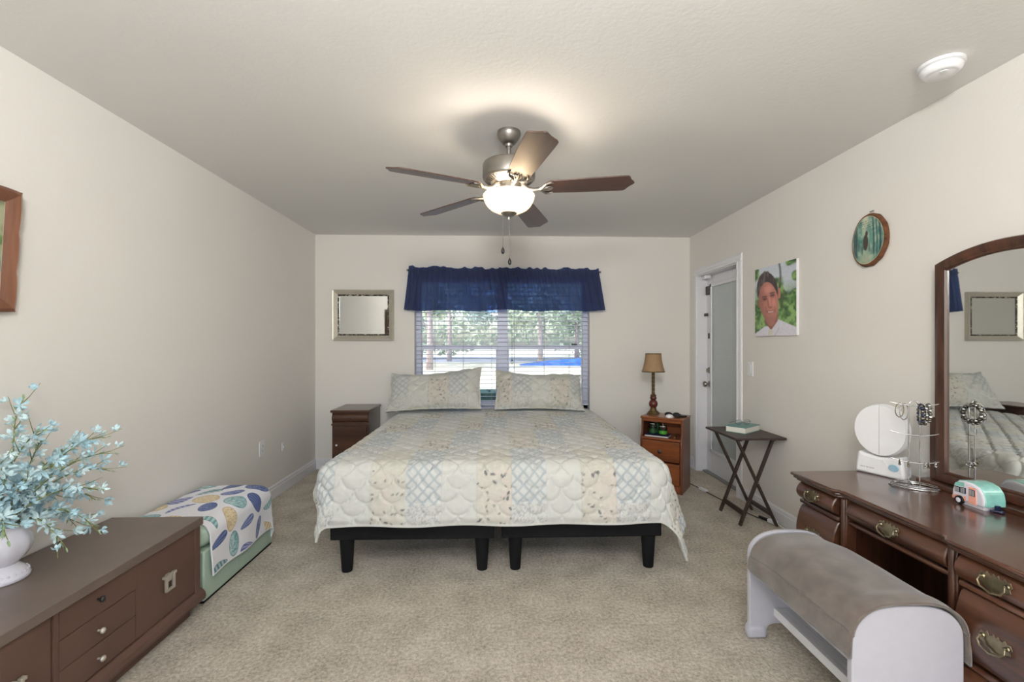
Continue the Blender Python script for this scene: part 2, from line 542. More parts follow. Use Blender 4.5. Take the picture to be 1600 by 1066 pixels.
# window_1: two single-hung windows side by side
wy0, wy1 = YB + .105, YB + .165
fr = MB()
fr.box(WX0, WX0 + .055, wy0, wy1, WZ0, WZ1).box(WX1 - .055, WX1, wy0, wy1, WZ0, WZ1)
fr.box(0.0, 0.112, wy0, wy1, WZ0, WZ1)
fr.box(WX0, WX1, wy0, wy1, WZ0, WZ0 + .05).box(WX0, WX1, wy0, wy1, WZ1 - .05, WZ1)
win = struct('window_1', fr, 'vinyl', bevel=0.004)
for x0, x1 in ((WX0 + .055, 0.0), (0.112, WX1 - .055)):
    sb = MB()
    sb.box(x0, x1, wy0 - .012, wy0 + .03, 1.242, 1.288)
    sb.box(x0, x0 + .014, wy0 - .012, wy0 + .03, WZ0 + .05, 1.242).box(x1 - .014, x1, wy0 - .012, wy0 + .03, WZ0 + .05, 1.242)
    sb.box(x0, x1, wy0 - .012, wy0 + .03, WZ0 + .05, WZ0 + .09)
    build('sash', sb, 'vinyl', win, bevel=0.003)
    build('pane', MB().box(x0, x1, wy0 + .034, wy0 + .038, WZ0 + .04, WZ1 - .04), 'glass', win)
build('sash_lock', MB().box(0.80, 0.86, wy0 - .03, wy0 - .012, 1.288, 1.305), 'darkmetal', win, bevel=0.003)
struct('trim_1', MB().box(WX0 + .002, WX1 - .002, YB - .015, YB + .10, WZ0 - .022, WZ0 + .001), 'trim', bevel=0.004)

# door_1 in the right wall
DX = XR + .095
dm = MB()
dy0, dy1 = DY0 + .012, DY1 - .012
gy0, gy1, gz0, gz1 = dy0 + .10, DY1 - .105, 0.235, 1.885
dm.box(DX, DX + .045, dy0, gy0, 0.014, DZ1 - .012).box(DX, DX + .045, gy1, dy1, 0.014, DZ1 - .012)
dm.box(DX, DX + .045, gy0, gy1, 0.014, gz0).box(DX, DX + .045, gy0, gy1, gz1, DZ1 - .012)
door = struct('door_1', dm, 'doorpaint', bevel=0.002)
lm = MB()
for a in (0, 1):
    y = (gy0 - .012, gy1 - .022)[a]
    lm.box(DX - .012, DX + .004, y, y + .034, gz0 - .02, gz1 + .02)
for z in (gz0 - .02, gz1 - .014):
    lm.box(DX - .012, DX + .004, gy0 - .012, gy1 + .012, z, z + .034)
build('glass_moulding', lm, 'doorpaint', door, bevel=0.005)
build('glass_pane', MB().box(DX + .006, DX + .03, gy0, gy1, gz0, gz1), 'doorglass', door)
dh = dy1 - .055
kb = MB().lathe([(.030, 0), (.032, .004), (.026, .008), (.011, .012), (.010, .030), (.024, .036), (.029, .048), (.024, .06), (.008, .064)], (0, 0, 0), 20)
kb.xf(Matrix.Translation((DX, dh, 0.895)) @ Matrix.Rotation(-PI / 2, 4, 'Y'))
build('door_knob', kb, 'nickel', door, smooth=40)
db = MB().lathe([(.030, 0), (.032, .004), (.026, .012), (.010, .013)], (0, 0, 0), 20)
db.xf(Matrix.Translation((DX, dh, 1.035)) @ Matrix.Rotation(-PI / 2, 4, 'Y'))
db.box(DX - .032, DX - .012, dh - .005, dh + .005, 1.018, 1.052)
build('deadbolt', db, 'nickel', door, smooth=40)
build('alarm_sensor', MB().box(DX - .028, DX, dh - .03, dh + .03, 1.80, 1.885), 'darkmetal', door, bevel=0.004)
build('guard_latch', MB().box(DX - .03, DX - .01, dh + .01, dy1 + .05, 1.585, 1.612), 'darkmetal', door, bevel=0.004)
build('latch_strike', MB().box(DX - .012, DX, dh - .012, dh + .012, 1.355, 1.41), 'darkmetal', door, bevel=0.003)
jm = MB().box(XR - .001, XR + T, DY0, DY0 + .010, 0, DZ1).box(XR - .001, XR + T, DY1 - .010, DY1, 0, DZ1).box(XR - .001, XR + T, DY0, DY1, DZ1 - .010, DZ1)
jm.box(DX + .046, XR + T + .03, DY0 - .01, DY1 + .01, 0, DZ1)
struct('trim_2', jm, 'trim')
cs = MB()
def casing(p0, p1, inner):
    pass
cprof = [(0, 0), (0.018, 0), (0.018, .018), (0.012, .03), (0.015, .05), (0.008, .068), (0, .07)]
for side in (0, 1):
    pts = []
    for d, w in cprof:
        y = DY0 - w if side == 0 else DY1 + w
        pts.append((XR - d, y))
    cs.prism(pts, 'Z', 0, DZ1 + .002)
cs.prism([(XR - d, DZ1 + w) for d, w in cprof], 'Y', DY0 - .07, DY1 + .07)
struct('trim_3', cs, 'trim')
struct('trim_4', MB().box(DX - .045, DX + .045, DY0 + .005, DY1 - .005, 0, .014), 'threshold', bevel=0.004)
# motion contact on the door head
tag(build('door_contact', MB().box(XR + .012, XR + .075, 4.47, 4.53, DZ1 - .045, DZ1 - .012), 'whiteplastic', bevel=0.006),
    'small white plastic contact sensor under the door head', 'sensor')

# ================================================================== OUTSIDE
GZ = -0.25
def lawn_mat(name, a, b_, sc):
    m, nt, b = newmat(name)
    v = coords(nt)
    nt.links.new(ramp(nt, noise(nt, v, sc, 4), [(0.35, rgb(*a)), (0.7, rgb(*b_))]), b.inputs['Base Color'])
    b.inputs['Roughness'].default_value = 0.95
    return m
M['lawn'] = lawn_mat('overexposed_lawn', (206, 200, 176), (240, 234, 214), 0.8)  # strong sun glare is painted into this pale lawn colour
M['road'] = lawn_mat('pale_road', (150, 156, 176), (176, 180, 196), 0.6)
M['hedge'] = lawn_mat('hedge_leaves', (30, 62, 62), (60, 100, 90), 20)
M['leaf1'] = lawn_mat('hazed_oak_leaves', (168, 188, 164), (222, 232, 212), 3)  # leaf colour paled to carry the outdoor haze
M['leaf2'] = lawn_mat('hazed_blue_green_leaves', (146, 174, 172), (204, 222, 216), 3)  # whitish haze mixed into this leaf colour too
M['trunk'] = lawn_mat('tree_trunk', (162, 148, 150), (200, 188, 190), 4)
M['tarp'] = lawn_mat('blue_tarp', (30, 84, 170), (64, 124, 206), 2)
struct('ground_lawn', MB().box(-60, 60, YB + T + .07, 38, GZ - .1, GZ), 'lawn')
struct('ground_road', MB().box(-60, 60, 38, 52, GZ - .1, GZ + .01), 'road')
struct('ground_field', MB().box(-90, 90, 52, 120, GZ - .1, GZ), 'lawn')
def leaf_cloud(centers, nleaf, size):
    v = []; f = []
    for (cx, cy, cz, r) in centers:
        for _ in range(nleaf):
            d = rng.normal(size=3); d /= np.linalg.norm(d)
            p = np.array((cx, cy, cz)) + d * r * (rng.random() ** 0.4) * np.array((1, 1, .8))
            a = rng.normal(size=3); a /= np.linalg.norm(a)
            b2 = np.cross(a, rng.normal(size=3)); b2 /= np.linalg.norm(b2)
            s = size * (0.6 + 0.8 * rng.random())
            n = len(v)
            v += [tuple(p - a * s), tuple(p + b2 * s * .5), tuple(p + a * s), tuple(p - b2 * s * .5)]
            f.append((n, n + 1, n + 2, n + 3))
    m = MB(); m.v = v; m.f = f
    return m
hd = leaf_cloud([(x, YB + 1.0 + .1 * math.sin(x * 7), GZ + .62, .42) for x in np.arange(-1.6, 2.2, .3)], 300, .05)
hd.box(-1.8, 2.2, YB + .75, YB + 1.25, GZ, GZ + .95)
tag(build('hedge', hd, 'hedge'), 'dark green clipped hedge low outside the window', 'hedge')
def tree(x, y, h, r, leaf, label):
    t = thing('tree', label, 'tree', (x, y, GZ), group='trees beyond the window')
    tr = MB().tube([(x, y, GZ), (x + .05, y, GZ + h * .3), (x - .1, y, GZ + h * .6), (x, y, GZ + h * .85)], [.22, .17, .12, .05], 8)
    for k in range(5):
        a = rng.random() * 6.28
        z0 = GZ + h * (.3 + .1 * k)
        tr.tube([(x, y, z0), (x + math.cos(a) * r * .5, y + math.sin(a) * r * .5, z0 + h * .12), (x + math.cos(a) * r * .9, y + math.sin(a) * r * .9, z0 + h * .2)], [.07, .05, .02], 6)
    build('trunk', tr, 'trunk', t, smooth=180)
    cs = []
    for k in range(12):
        a = rng.random() * 6.28; q = rng.random() ** .5 * r
        cs.append((x + math.cos(a) * q, y + math.sin(a) * q, GZ + h * (.36 + .6 * rng.random()), r * .42))
    build('crown', leaf_cloud(cs, 110, .30), leaf, t)
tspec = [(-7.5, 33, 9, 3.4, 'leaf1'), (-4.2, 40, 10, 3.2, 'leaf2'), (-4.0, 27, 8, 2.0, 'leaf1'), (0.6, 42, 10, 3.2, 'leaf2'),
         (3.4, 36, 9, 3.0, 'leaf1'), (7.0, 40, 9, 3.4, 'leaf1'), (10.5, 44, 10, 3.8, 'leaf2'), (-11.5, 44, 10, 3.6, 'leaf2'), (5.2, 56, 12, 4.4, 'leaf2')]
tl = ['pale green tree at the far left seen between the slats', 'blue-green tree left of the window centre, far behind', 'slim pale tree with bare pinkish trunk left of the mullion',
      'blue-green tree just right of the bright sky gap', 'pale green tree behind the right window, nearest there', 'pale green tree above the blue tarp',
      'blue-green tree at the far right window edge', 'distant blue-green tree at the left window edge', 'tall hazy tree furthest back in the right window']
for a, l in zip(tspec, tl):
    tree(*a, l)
th = [(x, 47 + 3 * math.sin(x), GZ + 1.0 + 1.6 * abs(math.sin(x * 1.7)) + k * 1.9, 1.5) for x in np.arange(-16, 20, 2.1) for k in (0, 1, 2)]
tag(build('thicket', leaf_cloud(th, 60, .34), 'leaf1'), 'pale green thicket along the far edge of the lawn', 'shrubs', kind='stuff')
tp = MB()
tp.add([(1.6, 31.8, GZ), (8.2, 31.4, GZ), (8.4, 35, GZ), (1.6, 34, GZ), (2.6, 32.6, GZ + .16), (5.2, 32.4, GZ + .42), (7.8, 32.2, GZ + .66), (7.8, 34.4, GZ + .64), (5.0, 33.8, GZ + .40), (2.6, 33.4, GZ + .18)],
       [(0, 1, 6, 5, 4), (1, 2, 7, 6), (2, 3, 9, 8, 7), (3, 0, 4, 9), (4, 5, 8, 9), (5, 6, 7, 8), (0, 3, 2, 1)])
tag(build('tarp', tp, 'tarp', bevel=0.05), 'blue tarp heaped on the pale lawn outside right window', 'tarp')

# ================================================================== BLIND AND VALANCE
bl = thing('window_blind', 'wide white horizontal slat blind hanging in the window', 'blind', (0.056, YB + .05, WZ0))
by = YB + .050
build('headrail', MB().box(WX0 + .006, WX1 - .006, by - .028, by + .028, WZ1 - .05, WZ1 - .004), 'slat', bl, bevel=0.003)
sm = MB()
z = 0.700
zs = []
while z < WZ1 - .06:
    zs.append(z); z += 0.0445
for z in zs:
    tl_ = math.radians(-6)
    c_, s_ = math.cos(tl_), math.sin(tl_)
    prof = []
    for k in range(5):
        u = -0.024 + 0.012 * k
        prof.append((by + u * c_, z + u * s_ + .0018 * (1 - (u / .024) ** 2)))
    prof2 = [(p[0], p[1] - .0026) for p in prof][::-1]
    sm.prism(prof + prof2, 'X', WX0 + .009, WX1 - .009)
build('slats', sm, 'slat', bl)
build('bottom_rail', MB().box(WX0 + .009, WX1 - .009, by - .025, by + .025, .648, .664), 'slat', bl, bevel=0.003)
lc = MB()
for x in (-0.80, -0.66, -0.36, -0.06, 0.18, 0.50, 0.77, 0.91):
    lc.box(x - .0012, x + .0012, by - .027, by - .025, .66, WZ1 - .05)
    lc.box(x - .0012, x + .0012, by + .025, by + .027, .66, WZ1 - .05)
build('ladder_cord', lc, 'grey', bl)
wd = MB().tube([(0.150, by - .034, WZ1 - .05), (0.152, by - .036, 1.6), (0.156, by - .036, 1.12)], .005, 8)
wd.lathe([(.004, .0), (.012, .01), (.013, .04), (.004, .05)], (0.156, by - .036, 1.085), 10)
build('tilt_wand', wd, 'jarglass', bl, smooth=40)

RODY, RODZ = YB - .075, 2.052
rod = thing('curtain_rod', 'thin black curtain rod above the window', 'curtain rod', (0.08, RODY, RODZ))
build('rod', MB().tube([(-0.925, RODY, RODZ + .012), (1.075, RODY, RODZ)], .006, 10), 'blackplastic', rod, smooth=60)
for x in (-0.925, 1.075):
    zz = RODZ + (.012 if x < 0 else 0)
    build('end_cap', MB().ball((x, RODY, zz), .011, 12), 'jarglass', rod, smooth=180)
    build('bracket', MB().box(x - .006 + (.02 if x < 0 else -.02), x + .006 + (.02 if x < 0 else -.02), RODY - .004, YB, zz - .014, zz - .007).box(x - .012 + (.02 if x < 0 else -.02), x + .012 + (.02 if x < 0 else -.02), YB - .004, YB, zz - .03, zz + .02), 'whiteplastic', rod)
def valance(name, xt0, xt1, xb0, xb1, label, seed, zt=0.0):
    n, m = 340, 46
    u = np.linspace(0, 1, n)[:, None] * np.ones((1, m))
    v = np.ones((n, 1)) * np.linspace(0, 1, m)[None, :]
    ztop = RODZ + .032 + zt * (1 - u)
    zbot = 1.652 - .012 * np.sin(u * PI) + .006 * np.sin(u * 11 + seed)
    zz = ztop + (zbot - ztop) * v
    ruff = np.clip(1 - v / .10, 0, 1)
    zz += ruff * (.014 * (vnoise(u * 26, u * 0 + seed, seed) - .5) * 2)
    x = (xt0 + (xt1 - xt0) * u) * (1 - v) + (xb0 + (xb1 - xb0) * u) * v
    ph = u * 2 * PI
    fold = .35 * np.sin(ph * 13 + 2.5 * np.sin(ph * 1.7 + seed)) + .65 * np.sin(ph * 6.3 + 1.7 * np.sin(ph * 2.3 + seed * 2)) * v + .4 * np.sin(ph * 33 + seed) * (1 - v) ** 2
    amp = .013 + .020 * v
    y = RODY - .014 + fold * amp * np.where(v < .16, .55, 1) - .02 * v
    pinch = np.exp(-((v - .145) / .03) ** 2)
    y = y + pinch * (.004)
    edge = sstep(.93, 1, u) + sstep(.07, 0, u)
    y += .012 * v * edge
    P = np.stack([x, y, zz], -1)
    o = grid_obj(name, P, None, 'valance', None, 0.0015)
    return tag(o, label, 'valance', 'navy valances over the window')
valance('valance', -0.908, 0.02, -0.957, 0.085, 'left sheer navy blue gathered valance over the window', 3, .014)
valance('valance', 0.015, 1.055, 0.080, 1.125, 'right sheer navy blue gathered valance over the window', 8, 0.006)

# ================================================================== CEILING FAN
FX, FY = 0.062, 2.44
fan = thing('ceiling_fan', 'five-blade nickel ceiling fan with glowing glass bowl light', 'ceiling fan', (FX, FY, ZC))
def P(x, y, z): return (FX + x, FY + y, z)
build('canopy', MB().lathe([(.062, ZC), (.064, ZC - .014), (.062, ZC - .022), (.056, ZC - .035), (.044, ZC - .052), (.034, ZC - .064), (.020, ZC - .068)], (FX, FY, 0), 40), 'nickel', fan, smooth=40)
build('downrod', MB().lathe([(.019, ZC - .08), (.022, ZC - .066), (.022, ZC - .064)], (FX, FY, 0), 20).lathe([(.0115, 2.26), (.0115, ZC - .066)], (FX, FY, 0), 20), 'nickel', fan, smooth=40)
build('motor_housing', MB().lathe([(.02, 2.275), (.05, 2.272), (.12, 2.270), (.136, 2.266), (.141, 2.256), (.141, 2.196), (.139, 2.186), (.130, 2.178), (.085, 2.160), (.076, 2.158), (.03, 2.158)], (FX, FY, 0), 56), 'nickel', fan, smooth=40)
vs = MB()
for k in range(44):
    a = 2 * PI * k / 44
    ca, sa = math.cos(a), math.sin(a)
    vs.bar(P(.098 * ca, .098 * sa, 2.1645), P(.126 * ca, .126 * sa, 2.1755), .006, .003)
build('vent_fin', vs, 'darkmetal', fan)['kind'] = 'stuff'
build('switch_housing', MB().lathe([(.03, 2.16), (.062, 2.158), (.066, 2.15), (.066, 2.130), (.05, 2.128), (.05, 2.112), (.062, 2.110), (.062, 2.102), (.02, 2.10)], (FX, FY, 0), 36), 'nickel', fan, smooth=40)
# blades
BZ = 2.135
def blade_mesh():
    out = [(.20, -.046), (.22, -.058), (.40, -.066), (.60, -.071), (.628, -.070), (.640, -.060), (.645, -.048), (.655, -.030), (.672, -.010), (.676, 0)]
    poly = out + [(x, -y) for x, y in out[::-1][1:]]
    return MB().prism(poly, 'Z', -.0035, .0035)
def arm_mesh():
    a = MB()
    a.tube([(.055, 0, .018), (.085, 0, .012), (.105, 0, -.006), (.135, 0, -.012), (.165, 0, -.010)], [.013, .012, .011, .011, .012], 10, flat=.7)
    for s in (-1, 1):
        pts = [(.160, 0, -.010), (.178, s * .012, -.010), (.188, s * .032, -.009), (.200, s * .046, -.008), (.222, s * .052, -.007), (.238, s * .044, -.006)]
        a.tube(pts, [.010, .010, .009, .008, .007, .004], 8, flat=.7)
        pts = [(.165, 0, -.011), (.190, s * .010, -.010), (.215, s * .018, -.008), (.232, s * .012, -.007)]
        a.tube(pts, [.009, .008, .006, .003], 8, flat=.7)
    a.tube([(.16, 0, -.011), (.20, 0, -.010), (.236, 0, -.007)], [.010, .008, .004], 8)
    a.lathe([(.011, -.0135), (.011, -.008)], (.185, 0, 0), 12)
    return a
angs = [-1.5, 70.5, 141.0, 213.0, 281.0]
droops = [3.0, -3.0, -2.6, -3.0, 0.0]
for k, a in enumerate(angs):
    tilt = Matrix.Rotation(math.radians(-droops[k]), 4, 'Y') @ Matrix.Rotation(math.radians(-12), 4, 'X')
    bo = build('blade', blade_mesh(), 'blade', fan, bevel=0.002, world=False)
    bo.matrix_local = Matrix.Translation((0, 0, BZ - ZC)) @ Matrix.Rotation(math.radians(a), 4, 'Z') @ tilt
    ao = build('blade_bracket', arm_mesh(), 'nickel', fan, smooth=60, world=False)
    ao.matrix_local = Matrix.Translation((0, 0, BZ - ZC)) @ Matrix.Rotation(math.radians(a), 4, 'Z') @ tilt
# bowl
bp = [(.137, 2.100), (.139, 2.097), (.137, 2.085), (.131, 2.066), (.118, 2.044), (.098, 2.025), (.070, 2.011), (.040, 2.003), (.012, 2.000)]
inner = [(r - .004 if r > .02 else r, z + .004) for r, z in bp][::-1]
build('bowl_shade', MB().lathe(bp + inner, (FX, FY, 0), 56, cap=False), 'bowl', fan, smooth=60)
build('finial', MB().lathe([(.006, 2.012), (.044, 2.0105), (.044, 2.006), (.034, 1.994), (.022, 1.986), (.010, 1.982), (.008, 1.968), (.004, 1.966)], (FX, FY, 0), 28), 'nickel', fan, smooth=40)
for dx, dy, zt, zb in ((-.032, -.02, 2.02, 1.815), (.004, -.01, 1.968, 1.758)):
    ch = MB().tube([P(dx, dy, zt), P(dx, dy, zb)], .0016, 6)
    for zz in np.arange(zb, zt, .02):
        ch.ball(P(dx, dy, zz), .0022, 6)
    pc = build('pull_chain', ch, 'darkmetal', fan)
    build('chain_fob', MB().lathe([(.002, .004), (.006, -.004), (.0095, -.016), (.008, -.028), (.002, -.034)], P(dx, dy, zb), 14), 'blackplastic', pc, smooth=60)
for dx, dy in ((.052, -.052), (-.056, -.045), (0.02, -.085)):
    ld = bpy.data.lights.new('bulb_light', 'POINT')
    ld.energy = 3.6
    ld.color = (1.0, 0.87, 0.72)
    ld.shadow_soft_size = 0.03
    lo = bpy.data.objects.new('bulb_light', ld)
    COL.objects.link(lo); lo.parent = fan
    lo.location = (dx, dy, 2.062 - ZC)

# smoke detector
sd = thing('smoke_detector', 'round white smoke detector on the ceiling', 'smoke detector', (1.800, 1.79, ZC))
build('base', MB().lathe([(.074, ZC), (.075, ZC - .012), (.070, ZC - .015)], (1.80, 1.79, 0), 40), 'whiteplastic', sd, smooth=40)
build('cover', MB().lathe([(.066, ZC - .015), (.069, ZC - .018), (.068, ZC - .03), (.060, ZC - .042), (.052, ZC - .045), (.046, ZC - .043), (.040, ZC - .046), (.010, ZC - .047)], (1.80, 1.79, 0), 40), 'whiteplastic', sd, smooth=50)
build('test_button', MB().lathe([(.012, ZC - .046), (.012, ZC - .050), (.004, ZC - .051)], (1.782, 1.76, 0), 16), 'whiteplastic', sd, smooth=40)

# ================================================================== WALL THINGS
# framed mirror on the back wall
fm = thing('framed_mirror', 'rectangular silver-framed mirror on the back wall left of window', 'mirror', (-1.392, YB, 1.60))
def frame_ring(x0, x1, z0, z1, w, prof):
    """prof: list of (t, d) t=0 outer..1 inner, d depth from wall; returns mitred frame on plane Y=YB facing -Y"""
    m = MB(); n = len(prof)
    def ring(t, d):
        k = w * t
        return [(x0 + k, YB - d, z0 + k), (x1 - k, YB - d, z0 + k), (x1 - k, YB - d, z1 - k), (x0 + k, YB - d, z1 - k)]
    v = []
    for t, d in prof: v += ring(t, d)
    f = []
    for i in range(n):
        j = (i + 1) % n
        for k in range(4):
            f.append((i * 4 + k, i * 4 + (k + 1) % 4, j * 4 + (k + 1) % 4, j * 4 + k))
    return m.add(v, f)
mx0, mx1, mz0, mz1 = -1.706, -1.078, 1.338, 1.865
build('frame', frame_ring(mx0, mx1, mz0, mz1, .05, [(0, .001), (0, .040), (.06, .045), (.25, .042), (1, .018), (1, .001)]), 'silverframe', fm)
build('mosaic_inlay', frame_ring(mx0 + .05, mx1 - .05, mz0 + .05, mz1 - .05, .016, [(0, .001), (0, .020), (1, .017), (1, .001)]), 'mosaic', fm)
build('mirror_glass', MB().box(mx0 + .06, mx1 - .06, YB - .013, YB - .002, mz0 + .06, mz1 - .06), 'mirror', fm)

def canvas(name, n, m, fn, corner, ux, uz, matname, parent):
    """flat picture; fn(u,v) -> colours; u along ux, v downward along -uz"""
    U, V = np.meshgrid(np.linspace(0, 1, n), np.linspace(0, 1, m), indexing='ij')
    c = np.array(corner); ux = np.array(ux); uz = np.array(uz)
    Pn = c + U[..., None] * ux + V[..., None] * uz
    return grid_obj(name, Pn, fn(U, V), matname, parent)
# portrait canvas, right wall: left edge Y=3.53, right edge Y=3.035
def portrait(u, v):
    C = np.ones(u.shape + (3,)) * linv((86, 124, 66))
    nn = vnoise(u * 9, v * 14, 3) * .6 + vnoise(u * 22, v * 34, 5) * .4
    C = mixc(C, sstep(.42, .7, nn), linv((138, 172, 104)))
    C = mixc(C, sstep(.45, .25, nn), linv((58, 88, 48)))
    sky_ = sstep(.38, .58, vnoise(u * 6 + 3, v * 9, 9)) * sstep(.55, .2, v)
    C = mixc(C, sky_ * .9, linv((204, 210, 222)))
    C = mixc(C, sstep(.035, .012, abs(u - .62 - .03 * np.sin(v * 9))) * sstep(.55, .4, v) * .8, linv((78, 74, 70)))
    C = mixc(C, sstep(.03, .01, abs(u - .70 + (v - .5) * .35)) * sstep(.35, .45, v) * sstep(.72, .6, v) * .7, linv((84, 84, 62)))
    # shirt
    shoulder = np.where(u < .26, .965 - .40 * u, np.where(u < .55, .86 - .30 * (u - .26) * 0 - .35 * np.clip(u - .40, 0, .15), .76 + .30 * (u - .55)))
    sm_ = sstep(-.010, .010, v - shoulder)
    C = mixc(C, sm_, linv((212, 210, 220)))
    C = mixc(C, sm_ * sstep(.025, .005, abs(v - .96 + (u - .55) * .9)) * (u > .48) * (u < .62) * .7, linv((184, 182, 196)))
    # neck
    nk = sstep(.015, -.015, abs(u - .425) - (.165 - .155 * np.clip((v - .79) / .125, 0, 1))) * (v > .6) * sstep(.915, .90, v)
    C = mixc(C, nk, linv((150, 94, 82)))
    C = mixc(C, nk * sstep(.10, -.12, u - .43) * .5, linv((112, 66, 58)))
    du = u - .355 - (v - .5) * .20; dv = v - .47
    for (ex, ey, rx, ryy, c) in ((.612, .415, .042, .075, (188, 120, 106)), (.100, .52, .025, .055, (140, 84, 74))):
        C = mixc(C, sstep(1.15, .8, ((u - ex) / rx) ** 2 + ((v - ey) / ryy) ** 2), linv(c))
    # hair mass behind the face
    hq = ((du + .005) / .270) ** 2 + ((dv + .10) / .31) ** 2
    strand = vnoise(u * 46, v * 10, 4)
    hair = sstep(1.06 + .10 * (strand - .5), .92 + .10 * (strand - .5), hq) * sstep(.02, -.10, dv)
    C = mixc(C, hair, linv((68, 56, 56)))
    C = mixc(C, hair * sstep(.5, .75, strand) * .8, linv((112, 100, 100)))
    # face with a high forehead
    wid = np.where(dv > 0, 1 - .26 * np.clip(dv / .33, 0, 1) ** 2, 1)
    q = (du / (.240 * wid)) ** 2 + ((dv - .045) / np.where(dv < .045, .295, .345)) ** 2
    face = sstep(1.07, .93, q)
    C = mixc(C, face, linv((186, 124, 110)))
    C = mixc(C, face * sstep(.06, -.24, du) * .55, linv((122, 72, 64)))
    C = mixc(C, face * sstep(1.0, 0, ((du - .03) / .15) ** 2 + ((dv + .14) / .08) ** 2) * .6, linv((214, 150, 134)))
    C = mixc(C, face * sstep(1.0, 0, ((du - .13) / .07) ** 2 + ((dv - .07) / .08) ** 2) * .6, linv((212, 146, 130)))
    C = mixc(C, face * sstep(1.0, 0, ((du + .10) / .06) ** 2 + ((dv - .07) / .07) ** 2) * .4, linv((186, 120, 106)))
    C = mixc(C, face * sstep(.18, .30, dv) * .35, linv((120, 78, 72)))
    for ex, ey in ((-.085, -.010), (.115, -.045)):
        C = mixc(C, sstep(1.4, .5, ((du - ex) / .075) ** 2 + ((dv - ey) / .034) ** 2) * .6, linv((122, 74, 66)))
        C = mixc(C, sstep(1.4, .6, ((du - ex) / .075) ** 2 + ((dv - ey + .034) / .013) ** 2) * .7, linv((84, 58, 54)))
        C = mixc(C, sstep(1.4, .6, ((du - ex) / .045) ** 2 + ((dv - ey - .002) / .011) ** 2) * .85, linv((64, 44, 44)))
    C = mixc(C, sstep(1.3, .2, ((du - .035) / .026) ** 2 + ((dv - .04) / .09) ** 2) * .6, linv((210, 144, 128)))
    C = mixc(C, sstep(1.3, .4, ((du + .012) / .022) ** 2 + ((dv - .06) / .07) ** 2) * .45, linv((124, 74, 66)))
    C = mixc(C, sstep(1.4, .5, ((du - .03) / .052) ** 2 + ((dv - .122) / .014) ** 2) * .6, linv((118, 68, 60)))
    mv = dv - .19 + 1.1 * (du - .03) ** 2
    C = mixc(C, sstep(.026, .010, abs(mv)) * sstep(.115, .08, abs(du - .03)) * .8, linv((132, 72, 68)))
    C = mixc(C, sstep(.011, .005, abs(mv)) * sstep(.08, .06, abs(du - .03)) * .9, linv((216, 198, 194)))
    for s_ in (-1, 1):
        C = mixc(C, sstep(.020, .004, abs(du - .03 - s_ * (.10 + .22 * (dv - .10)))) * sstep(.09, .12, dv) * sstep(.24, .19, dv) * .35, linv((116, 68, 60)))
    C = mixc(C, sstep(.06, .045, abs(u - .405)) * sstep(.905, .92, v), linv((204, 202, 190)))
    C = np.minimum(C * (1.10 + .16 * vnoise(u * 60, v * 80, 6))[..., None], .85)
    return C
pt = thing('portrait_canvas', 'frameless canvas portrait of smiling man in white shirt, right wall', 'picture', (XR, 3.285, 1.62))
build('canvas_edge', MB().box(XR - .018, XR - .001, 3.035, 3.533, 1.362, 1.886), 'whiteplastic', pt)
canvas('printed_photo', 150, 190, portrait, (XR - .019, 3.532, 1.885), (0, -.496, 0), (0, 0, -.522), 'paint', pt)

# oval wood-slice plaque
def plaque(U, V):
    C = np.ones(U.shape + (3,)) * linv((104, 150, 138))
    n = vnoise(U * 8, V * 8, 2) * .6 + vnoise(U * 20, V * 20, 6) * .4
    C = mixc(C, sstep(.5, .75, n) * .7, linv((166, 188, 166)))
    C = mixc(C, sstep(.45, .3, n) * .6, linv((54, 106, 104)))
    C = mixc(C, sstep(.16, .02, abs(U - .42)) * sstep(.5, .0, V) * .8, linv((216, 210, 184)))
    C = mixc(C, sstep(.3, .1, abs(U - .45)) * sstep(.6, .9, V) * .6, linv((190, 190, 160)))
    for x, w in ((.13, .05), (.06, .04), (.70, .028), (.80, .022), (.90, .04)):
        C = mixc(C, sstep(w, w * .5, abs(U - x - .04 * (V - .5))) * sstep(.95, .75, V) * .85, linv((44, 66, 74)))
    fig = sstep(1.15, .8, ((U - .44) / .085) ** 2 + ((V - .54) / .17) ** 2) + sstep(1.15, .8, ((U - .47) / .045) ** 2 + ((V - .36) / .06) ** 2)
    C = mixc(C, np.clip(fig, 0, 1), linv((78, 70, 62)))
    for x, y in ((.33, .68), (.56, .66), (.22, .6)):
        C = mixc(C, sstep(1.2, .8, ((U - x) / .03) ** 2 + ((V - y) / .10) ** 2) * .8, linv((84, 104, 98)))
    for k, y in enumerate((.10, .145, .19, .235)):
        C = mixc(C, sstep(.010, .004, abs(V - y + .05 * (U - .5))) * sstep(.26, .2, abs(U - .48)) * sstep(.35, .5, vnoise(U * 40, V * 0 + k, 5)) * .7, linv((70, 84, 74)))
    C = mixc(C, sstep(.93, 1.0, ((U - .5) * 2) ** 2 + ((V - .5) * 2) ** 2), linv((206, 190, 154)))
    return C
oc = (2.430, 1.872)
pq = thing('wood_slice_plaque', 'oval bark-edged wood slice with teal forest painting, on right wall', 'plaque', (XR, oc[0], oc[1]))
def oval_r(a):
    return 1 + .03 * math.sin(2 * a + 1) + .02 * math.sin(3 * a + 2)
ry, rz = .108, .142
ns = 72
bk = MB(); vv = []; ff = []
rings = [(1.0, 0.001), (1.05, .006), (1.03, .018), (1.0, .026), (.93, .027)]
for q, d in rings:
    for k in range(ns):
        a = 2 * PI * k / ns
        r = oval_r(a) * (q + (.012 * math.sin(k * 5.3) if 1.0 < q else 0))
        vv.append((XR - d, oc[0] - ry * r * math.cos(a), oc[1] + rz * r * math.sin(a)))
